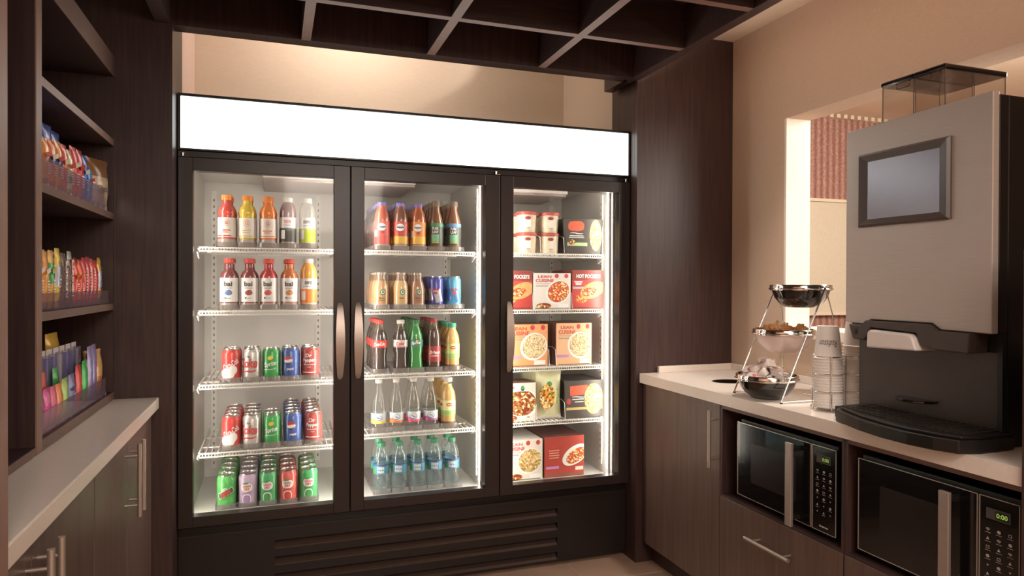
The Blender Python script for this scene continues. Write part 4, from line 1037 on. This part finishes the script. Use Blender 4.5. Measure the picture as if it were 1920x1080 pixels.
tray(.892, 1.925, 2.60, .060, 'clear acrylic tray holding small packs on the lowest snack shelf')
S1 = [(2.185, .08, .19, '4A5AA8', 'tall blue foil snack bag at the left of the upper shelf'), (2.262, .078, .185, '3C4CA0', 'tall blue snack bag, second on the upper shelf'),
      (2.022, .052, .125, 'E8963C', 'yellow orange snack pack in front of the blue bags'), (2.078, .052, .130, 'D8702A', 'orange snack pack with navy band, left of its twin'),
      (2.133, .052, .136, 'DE8A30', 'orange yellow snack pack with navy band beside the red orange pack'), (2.188, .05, .138, 'D44A28', 'red orange snack pack in the middle of the upper shelf'),
      (2.238, .045, .132, 'CFC89A', 'cream snack pack with green base beside the red packs'), (2.292, .052, .150, 'CE3024', 'bright red snack pack with rounded top, farther left'),
      (2.347, .052, .152, 'C42224', 'deep red snack pack beside the blue packs'), (2.402, .05, .145, '2E62B8', 'blue snack pack next to the red ones'), (2.458, .06, .118, '3A8CD0', 'light blue snack pack beside the tan bag')]
for i, (y, w_, h, c_, lb) in enumerate(S1):
    bands = ()
    if 'navy' in lb: bands = ((.50, .66, W('2A3A78')),)
    if 'green base' in lb: bands = ((.30, .46, W('2E7A44')),)
    if i < 2: bands = ((.35, .55, W('E6E8F0')),)
    o = pillow('snack_pack', w_, h, .028, W(c_), bands, deco=scribble(W('F0E2C0') if i % 2 else W('C83020')), seed=20+i)
    put(o, y, 1.512, lb, 'snack pack', 'snack packs on the upper shelf', x=-.596 if i < 2 else -.556, rz=PI/2-.1, tilt=0)
for i, (y, w_, h, c_) in enumerate([(2.06, .052, .11, 'C8622C'), (2.18, .052, .135, 'D88034'), (2.24, .052, .138, 'C84024'), (2.38, .052, .148, 'B82A22'), (2.44, .052, .145, '2A58A8')]):
    o = pillow('snack_pack', w_, h, .028, W(c_), seed=50+i); put(o, y, 1.512, 'snack pack in the rear row of the upper shelf, %s from the left' % ['first', 'second', 'third', 'fourth', 'fifth'][i], 'snack pack', 'rear snack packs on the upper shelf', x=-.622)
def chex(d, w_, h, t):
    flat(d, xf(fit2d('Chex', w_*.52, h*.13, .3, .0), 0, 0, .05), INK, 0, h*.42, -t*.5, .001); flat(d, rect2d(w_*.2, .0008, 1), INK, .006, h*.33, -t*.5, .001)
o = pillow('chip_bag', .125, .165, .05, W('C9B093'), ((.62, 1.0, W('8A5A2A')),), deco=chex, seed=77, crimp=.02)
put(o, 2.580, 1.511, 'round tan and brown snack bag at the right end of the upper shelf', 'chip bag', None, x=-.560, rz=PI/2-.35)
S2 = [(1.985, 'E8963A', .148, None), (2.032, 'DE9A34', .146, None), (2.080, 'D2A02C', .150, 'g'), (2.138, 'E6C84A', .158, 'y'), (2.192, '5A3A30', .148, 'b'), (2.252, '6A4A44', .155, 'H'), (2.312, 'D63A22', .130, 'r'), (2.362, 'D8482A', .132, 'r'),
      (2.405, 'C42A2E', .142, 'k'), (2.452, 'B83A40', .146, 'k'), (2.500, 'D4574E', .142, 'k'), (2.548, 'C8302C', .138, 'k'), (2.596, 'E0AA3C', .148, 'y')]
nm2 = ['amber', 'amber orange', 'gold and green', 'yellow and silver', 'dark brown', 'grey brown lettered', 'red orange', 'second red orange', 'deep red striped', 'rose red striped', 'coral striped', 'red and green', 'yellow']
for i, (y, c_, h, s_) in enumerate(S2):
    deco = scribble(WHITE)
    bands = ()
    if s_ == 'g': bands = ((.45, .8, W('2E9A4A')),); deco = scribble(W('F0E060'))
    if s_ == 'y': bands = ((.35, .75, W('C8D0DC')),); deco = ticks(NAVY)
    if s_ == 'b': deco = vprint("REESE'S", WHITE, .7)
    if s_ == 'H': bands = ((.85, 1.0, W('A8A4A2')),); deco = vprint("HERSHEY'S", WHITE, .68)
    if s_ == 'r': deco = scribble(W('F0A030'))
    if s_ == 'k': deco = ticks(WHITE)
    o = pillow('candy_bar', .044, h, .020, W(c_), bands, deco=deco, seed=100+i, nx=6)
    put(o, y, 1.202, '%s candy bar standing upright in the middle shelf tray' % nm2[i], 'candy bar', 'candy bars on the middle shelf', x=-.556)
    o = pillow('candy_bar', .044, h*.98, .020, W(c_), bands, seed=130+i, nx=6)
    put(o, y, 1.202, '%s candy bar in the row behind, middle shelf tray' % nm2[i], 'candy bar', 'candy bars on the middle shelf', x=-.590)
# lowest shelf: two-tier of small packs
S3f = [(1.995, 'B0508A', .095), (2.050, 'D84A9A', .100), (2.102, 'E0608A', .098), (2.152, 'E88A3A', .098), (2.210, '9AC864', .105), (2.275, '7A80B0', .108), (2.348, 'D02A22', .125), (2.418, '2EAE48', .132), (2.480, '9A8EBC', .170), (2.530, '8A7CB0', .172)]
n3 = ['mauve', 'magenta', 'pink', 'orange and pink', 'pale green', 'grey blue emblem', 'red', 'bright green', 'tall lilac', 'second tall lilac']
for i, (y, c_, h) in enumerate(S3f):
    o = pillow('small_packet', .058, h, .018, W(c_), deco=scribble(NAVY, W('E8E8F0')) if i == 5 else None, seed=160+i, nx=6)
    put(o, y, .896, '%s small packet in the front row of the lowest snack shelf' % n3[i], 'packet', 'small packets on the lowest shelf', x=-.556)
BL = clear('blister', 'F4F2F6', .25, .25, 'D8CFE0')
pro = None
for i in range(9):
    y = 1.99+i*.062
    r = empty('blister_pack')
    MB().box(-.024, .024, 0, .002, 0, .185, mat('blister_card', 'CFC6CC', .4, noise=.04)).build('card', r)
    MB().box(-.010, .010, -.014, -.002, .07, .165, mat('pen_blue', '34429C', .3, noise=.05) if i % 3 != 2 else mat('pen_grey', 'A9A6B8', .3, noise=.05)).build('contents', r, bevel=.004)
    MB().box(-.014, .014, -.017, -.0001, .05, .172, BL).build('blister', r, bevel=.003)
    put(r, y, .896, 'clear blister pack with %s contents, %s from the left, lowest shelf rear row' % ('blue' if i % 3 != 2 else 'grey', ['first', 'second', 'third', 'fourth', 'fifth', 'sixth', 'seventh', 'eighth', 'ninth'][i]), 'blister pack', 'blister packs on the lowest shelf', x=-.600)
for i, (y, c_) in enumerate([(1.99, '5AA85A'), (2.10, 'C8503E'), (2.21, '4FB060')]):
    o = pillow('small_packet', .055, .135, .016, W(c_), seed=190+i, nx=6); put(o, y, .896, '%s packet showing between front packs and blister packs' % ('olive green', 'brick red', 'sea green')[i], 'packet', 'middle packets on the lowest shelf', x=-.578)
o = pillow('snack_bag', .10, .150, .05, W('D8AA6A'), ((.0, .45, W('C87A40')),), seed=201); put(o, 2.585, .896, 'tan snack bag at the right end of the lowest shelf', 'snack bag', None, x=-.572, rz=PI/2-.3)
for i, (y, c_) in enumerate([(2.30, 'B99A3C'), (2.46, 'E3B43A'), (2.10, '9A8468')]):
    o = pillow('snack_bag', .12, .215 if i else .205, .05, W(c_), seed=203+i); put(o, y, .896, ('olive gold', 'yellow', 'taupe')[i]+' snack bag standing behind the blister packs', 'snack bag', 'rear bags on the lowest shelf', x=-.655)

HAZE_MIX[0] = 0
# ================================================================== COFFEE MACHINE
CF = mat('brushed_champagne_steel', 'BBB0A8', .42, .35, noise=.04, nscale=14, stretch=(1, 1, 30)); CFD = mat('dark_taupe_plastic', '453A36', .4, noise=.04)
CFR = mat('dark_brushed_panel', '4A403B', .38, .5, noise=.06, nscale=14, stretch=(1, 1, 30)); CBK = mat('coffee_black', '14110F', .4, noise=.05)
cm = empty('coffee_machine', (0, 0, 0), 0, 'large steel fronted coffee machine with screen on the right counter', 'coffee machine')
MB().box(1.715, 2.03, 1.192, 1.645, .900, 1.742, CBK).box(1.62, 2.03, 1.192, 1.645, .866, .900, CBK).box(1.684, 1.715, 1.192, 1.645, 1.150, 1.742, CBK).build('body', cm, bevel=.003)
dm = MB().prism([(1.645, 1.157), (1.573, 1.153), (1.552, 1.168), (1.351, 1.168), (1.328, 1.152), (1.192, 1.150), (1.192, 1.748), (1.645, 1.738)], 0, 1.660, 1.684, CF)
dd = dm.build('front_door', cm, bevel=.003)
# bezel + screen
bz = MB(); oy0, oy1, oz0, oz1 = 1.298, 1.592, 1.442, 1.658; iy0, iy1, iz0, iz1 = 1.326, 1.556, 1.463, 1.632
def ring(xa, xb, A, B, m):
    (a0, a1, c0, c1), (b0, b1, d0, d1) = A, B
    O = [(xa, a0, c0), (xa, a1, c0), (xa, a1, c1), (xa, a0, c1)]; I = [(xb, b0, d0), (xb, b1, d0), (xb, b1, d1), (xb, b0, d1)]
    bz.add(O+I, [(i, i+4, (i+1) % 4+4, (i+1) % 4) for i in range(4)], m)
BZM = mat('bezel_taupe', '4E433E', .35, noise=.04)
bz.box(1.654, 1.660, oy0, oy1, oz0, oz1, BZM)
ring(1.647, 1.651, (oy0+.006, oy1-.006, oz0+.006, oz1-.006), (iy0, iy1, iz0, iz1), BZM); ring(1.654, 1.647, (oy0, oy1, oz0, oz1), (oy0+.006, oy1-.006, oz0+.006, oz1-.006), BZM)
bzo = bz.build('screen_bezel', dd)
MB().box(1.6505, 1.6535, iy0, iy1, iz0, iz1, mat('screen_grey', '8C8890', .25, .6, noise=.02)).build('screen', dd)
spp = MB().prism([(1.615, 1.152), (1.572, 1.152), (1.553, 1.166), (1.352, 1.166), (1.329, 1.150), (1.236, 1.149), (1.240, 1.098), (1.345, 1.100), (1.372, 1.112), (1.385, 1.140), (1.535, 1.146), (1.548, 1.118), (1.560, 1.108), (1.600, 1.108)], 0, 1.642, 1.715, CFD)
spp.build('spout_housing', cm, bevel=.003)
spk = MB().lathe([(.005, 0), (.005, .0015)], CBK, n=12, sx=1.6).build('badge', cm, loc=(1.6415, 1.586, 1.130), rot=(0, -PI/2, 0))
MB().prism([(1.538, 1.088), (1.536, 1.132), (1.526, 1.141), (1.400, 1.137), (1.386, 1.128), (1.374, 1.092)], 0, 1.628, 1.712, mat('frosted_white_plastic', 'E4DCD8', .3, noise=.03)).build('nozzle_cover', cm, bevel=.006, seg=3)
MB().box(1.709, 1.7148, 1.205, 1.633, .905, 1.10, CFR).box(1.70, 1.7148, 1.192, 1.205, .90, 1.15, CBK).build('back_plate', cm)
# tray
tp = [(1.72, 1.175), (1.60, 1.172), (1.545, 1.185), (1.522, 1.235), (1.512, 1.30), (1.515, 1.38), (1.532, 1.47), (1.556, 1.54), (1.58, 1.60), (1.615, 1.628), (1.72, 1.628)]
tr = MB().prism(tp, 2, .8655, .898, CBK); trp = [(x+.004 if x < 1.7 else x, y) for x, y in tp]
cxm = 1.64; tr.prism([(1.72, 1.178), (1.61, 1.176), (1.56, 1.19), (1.536, 1.24), (1.526, 1.30), (1.529, 1.38), (1.546, 1.465), (1.57, 1.535), (1.594, 1.592), (1.62, 1.62), (1.72, 1.62)], 2, .898, .906, CFD if False else CBK)
trayo = tr.build('drip_tray', cm, bevel=.003)
gm = MB(); GRM = mat('tray_grid', '2A2420', .3, noise=.2, nscale=80)
for i in range(22):
    y = 1.20+i*.0185; xs = 1.555+.045*((y-1.33)/.27)**2 if y > 1.33 else 1.555+.02*((1.33-y)/.13)**2
    gm.box(xs+.004, 1.705, y, y+.009, .906, .909, GRM)
for x in (1.60, 1.64, 1.68): gm.box(x, x+.004, 1.2, 1.6, .9062, .9085, GRM)
gm.build('grid', trayo)
hp_ = [(1.700+.0, 1.49), (1.672, 1.478), (1.655, 1.455), (1.650, 1.43), (1.655, 1.405), (1.672, 1.384), (1.70, 1.372), (1.7145, 1.372), (1.7145, 1.49)]
MB().prism(hp_, 2, .945, .953, mat('gloss_black', '0C0A0A', .1, coat=.6, noise=.02)).build('cup_shelf', cm, bevel=.002)
# bean hoppers
HCL = clear('hopper_clear', 'FBF9F7', .25, .02, 'EDE5DD')
def hopper(y0, y1):
    h = MB(); x0, x1, z0, z1 = 1.742, 1.975, 1.7425, 1.866; t = .002
    h.box(x0, x0+t, y0, y1, z0, z1, HCL); h.box(x1-t, x1, y0, y1, z0, z1, HCL); h.box(x0+t, x1-t, y0, y0+t, z0, z1, HCL); h.box(x0+t, x1-t, y1-t, y1, z0, z1, HCL)
    o = h.build('bean_hopper', cm)
    edge = MB()
    for x in (x0, x1):
        for y in (y0, y1): edge.box(x-.001, x+.001, y-.001, y+.001, z0, z1, mat('hopper_edge', '8C8078', .2, .5, noise=.02))
    edge.build('hopper_corner', o)
    MB().box(x0-.006, x1+.006, y0-.004, y1+.004, z1, z1+.016, mat('lid_black', '1B1615', .12, coat=.4, noise=.03)).build('lid', o, bevel=.005)
    MB().tube([(x0+.02+.0, y0+.03, z1-.003), (x0+.02, y0+.035, z1-.010), (x0+.02, y1-.035, z1-.010), (x0+.02, y1-.03, z1-.003)], .002, mat('hopper_edge', '8C8078'), 6).build('catch', o)
hopper(1.482, 1.588); hopper(1.384, 1.476)

# ================================================================== TIERED BOWL STAND
st = empty('tiered_bowl_stand', (0, 0, 0), 0, 'chrome wire stand leaning back with three tiers for bowls', 'stand')
CT = .8645
wr_ = MB(); RR = .0032
for y, yb in ((1.885, 1.885), (2.135, 2.135)):
    wr_.tube([(1.624, y, CT+.004), (1.812, y, 1.262)], RR, CHROME, 8)
    wr_.tube([(1.812, y, 1.262), (1.845, y, CT+.3), (1.85, y, CT+.004)], RR*.7, CHROME, 8)
    wr_.tube([(1.626, y, CT+.004), (1.85, y, CT+.004)], RR*.8, CHROME, 8)
    wr_.tube([(1.812, y, 1.262), (1.815, y+(-.01 if y < 2 else .01), 1.268)], RR*1.3, CHROME, 8)
wr_.tube([(1.85, 1.885, CT+.004), (1.85, 2.135, CT+.004)], RR*.8, CHROME, 8)
BC = [(1.668, .946, 0), (1.742, 1.107, 1), (1.816, 1.267, 2)]
for x, z, _ in BC:
    wr_.tube([(x+.1085*math.cos(2*PI*i/28), 2.008+.1085*math.sin(2*PI*i/28), z-.012) for i in range(28)], RR*.8, CHROME, 6, close=True)
wr_.build('wire_frame', st)
for y in (1.885, 2.135): MB().lathe([(.005, CT-.0002), (.005, CT+.004)], PLBLK, 1.626, y, 8).build('foot', st)
bowlm = [mat('black_glazed_bowl', '1C1714', .12, coat=.6, noise=.03), clear('frosted_bowl', 'F2EAE6', .2, .62, 'EADCD6', .25), MATS.get('black_glazed_bowl')]
bowlm[2] = bowlm[0]
names3 = ['black bowl of wrapped candies on the lowest tier of the wire stand', 'frosted clear bowl of sugar packets on the middle tier', 'glossy black bowl with steel rim on the top tier']
for (x, z, i), mm, lb in zip(BC, bowlm, names3):
    r = empty('bowl', (x, 2.008, z-.080), 0, lb, 'bowl', 'bowls on the wire stand')
    pr = [(.040, 0), (.055, .002), (.075, .016), (.090, .036), (.099, .060), (.101, .066), (.097, .066), (.086, .036), (.070, .018), (.05, .006), (.0001, .005)]
    MB().lathe(pr, mm, n=40).build('bowl_body', r)
    MB().lathe([(.1015, .062), (.1065, .063), (.107, .080), (.105, .083), (.099, .083), (.0985, .062)], CHROME, n=40, closed=False).build('rim', r)
# contents
def packet_mesh(w_, h, m, m2=None, seed=0):
    o = pillow('sugar_packet', w_, h, .007, m, ((.4, .6, m2),) if m2 else (), crimp=.006, nx=4, nz=6, seed=seed); return o
rnd = random.Random(5)
bp = [W('C8925E'), W('E3D6C4'), W('B97E48'), W('D9A878')]
for i in range(26):
    o = packet_mesh(.025, .054, bp[i % 4], None, seed=300+i)
    a = rnd.uniform(0, 2*PI); rr = rnd.uniform(.0, .062); 
    o.location = (1.742+rr*math.cos(a), 2.008+rr*math.sin(a), 1.080+rnd.uniform(0, .010)); o.rotation_euler = (rnd.uniform(.3, 1.0)*(1 if i % 2 else -1), rnd.uniform(-.4, .4), rnd.uniform(0, PI))
    tag(o, '%s sugar packet in the frosted middle bowl' % ('brown', 'cream', 'dark tan', 'light tan')[i % 4], 'sugar packet', 'sugar packets in the middle bowl, ' + ('brown', 'cream', 'dark tan', 'light tan')[i % 4])
def creamer(seed):
    r = empty('creamer_cup')
    MB().lathe([(.012, 0), (.018, .020), (.0185, .021)], mat('creamer_white', 'EFE6E0', .35, noise=.03), n=16).build('cup', r)
    m = MB().lathe([(.021, .021), (.021, .0225)], mat('creamer_foil', 'D8C8C0', .3, .3, noise=.1, nscale=200), n=16); m.add([(x, y, .0232) for x, y in ell2d(.010, .006, 8)[0]], ell2d(.010, .006, 8)[1], mat('creamer_print', 'B86A60', .5, noise=.2, nscale=300)); m.build('foil_lid', r)
    return r
c0 = creamer(0); bpy.context.view_layer.update(); kids(c0)
for i in range(30):
    o = c0 if i == 0 else copy_tree(c0)
    lv = 0 if i < 15 else (1 if i < 25 else 2); a = i*2.4; rr = [.068, .048, .022][lv]*(.55+.45*rnd.random())
    o.location = (1.668+rr*math.cos(a), 2.008+rr*math.sin(a), .920+lv*.025+rnd.uniform(0, .006)); o.rotation_euler = (rnd.uniform(-1, 1), rnd.uniform(-1.2, .3), rnd.uniform(0, 6)); o.scale = (1.15, 1.15, 1.15)
    tag(o, 'small white creamer cup piled in the lowest black bowl', 'creamer', 'creamer cups in the lowest bowl')
for i in range(7):
    o = pillow('tea_packet', .04, .045, .006, clear('clear_wrap', 'FAF6F2', .4, .2, 'F0E8E0'), nx=4, nz=5, crimp=.006, seed=400+i)
    a = i*.9; o.location = (1.816+.05*math.cos(a), 2.008+.05*math.sin(a), 1.222); o.rotation_euler = (rnd.uniform(-.5, .5), 0, a)
    tag(o, 'clear wrapped packet poking out of the top black bowl', 'packet', 'clear packets in the top bowl')

# ================================================================== CUP RACK
def paper_cup():
    r = empty('paper_cup')
    MB().lathe([(.0435, .0), (.0455, .001), (.0455, .004), (.0435, .005), (.0425, .0052), (.0325, .105), (.0325, .107), (.0315, .107), (.0315, .103), (.0001, .103)], PAPERC, n=32).build('cup_body', r)
    return r
pc = paper_cup(); bpy.context.view_layer.update(); kids(pc); first = True
R1, R2 = (1.706, 1.762), (1.802, 1.735)
for (x, y), n, nm in ((R1, 16, 'front'), (R2, 20, 'rear')):
    for i in range(n+1):
        o = pc if first else copy_tree(pc); first = False
        o.location = (x, y, .872+i*.0098); o.rotation_euler = (0, 0, -.75)
        tag(o, 'white paper cup nested upside down in the %s column of the rack' % nm if i < n else 'topmost upside down white paper cup of the %s column' % nm, 'paper cup', 'nested cups in the %s column' % nm if i < n else None)
        if i == n and nm == 'front':
            lm = MB(); vs, fs = fit2d('Radisson', .056, .021, .35, 0); zc = .052
            vs = [(-x_, -y_) for x_, y_ in vs]
            def rad(z): return .0425-(z-.0052)*.1
            lm.add([((rad(zc+b_)+.0006)*math.sin(a_/.038), -(rad(zc+b_)+.0006)*math.cos(a_/.038), zc+b_) for a_, b_ in vs], fs, mat('grey_script', '4A4442', .5, noise=.02))
            q = lm.build('printed_name', o)
rk = empty('cup_rack', (0, 0, 0), 0, 'chrome wire cup rack beside the coffee machine', 'rack')
rm = MB()
for (x, y) in (R1, R2):
    for z in (.872, .925, .982, 1.038):
        rm.tube([(x+.0515*math.cos(2*PI*i/28), y+.0515*math.sin(2*PI*i/28), z) for i in range(28)], .0016, CHROME, 6, close=True)
    for k in range(5):
        a = .4+2*PI*k/5; rm.tube([(x+.0530*math.cos(a), y+.0530*math.sin(a), z) for z in (.866, 1.04)], .0018, CHROME, 6)
        rm.tube([(x+.053*math.cos(a), y+.053*math.sin(a), .868), (x, y, .868)], .0015, CHROME, 6)
rm.build('wire_rack', rk)
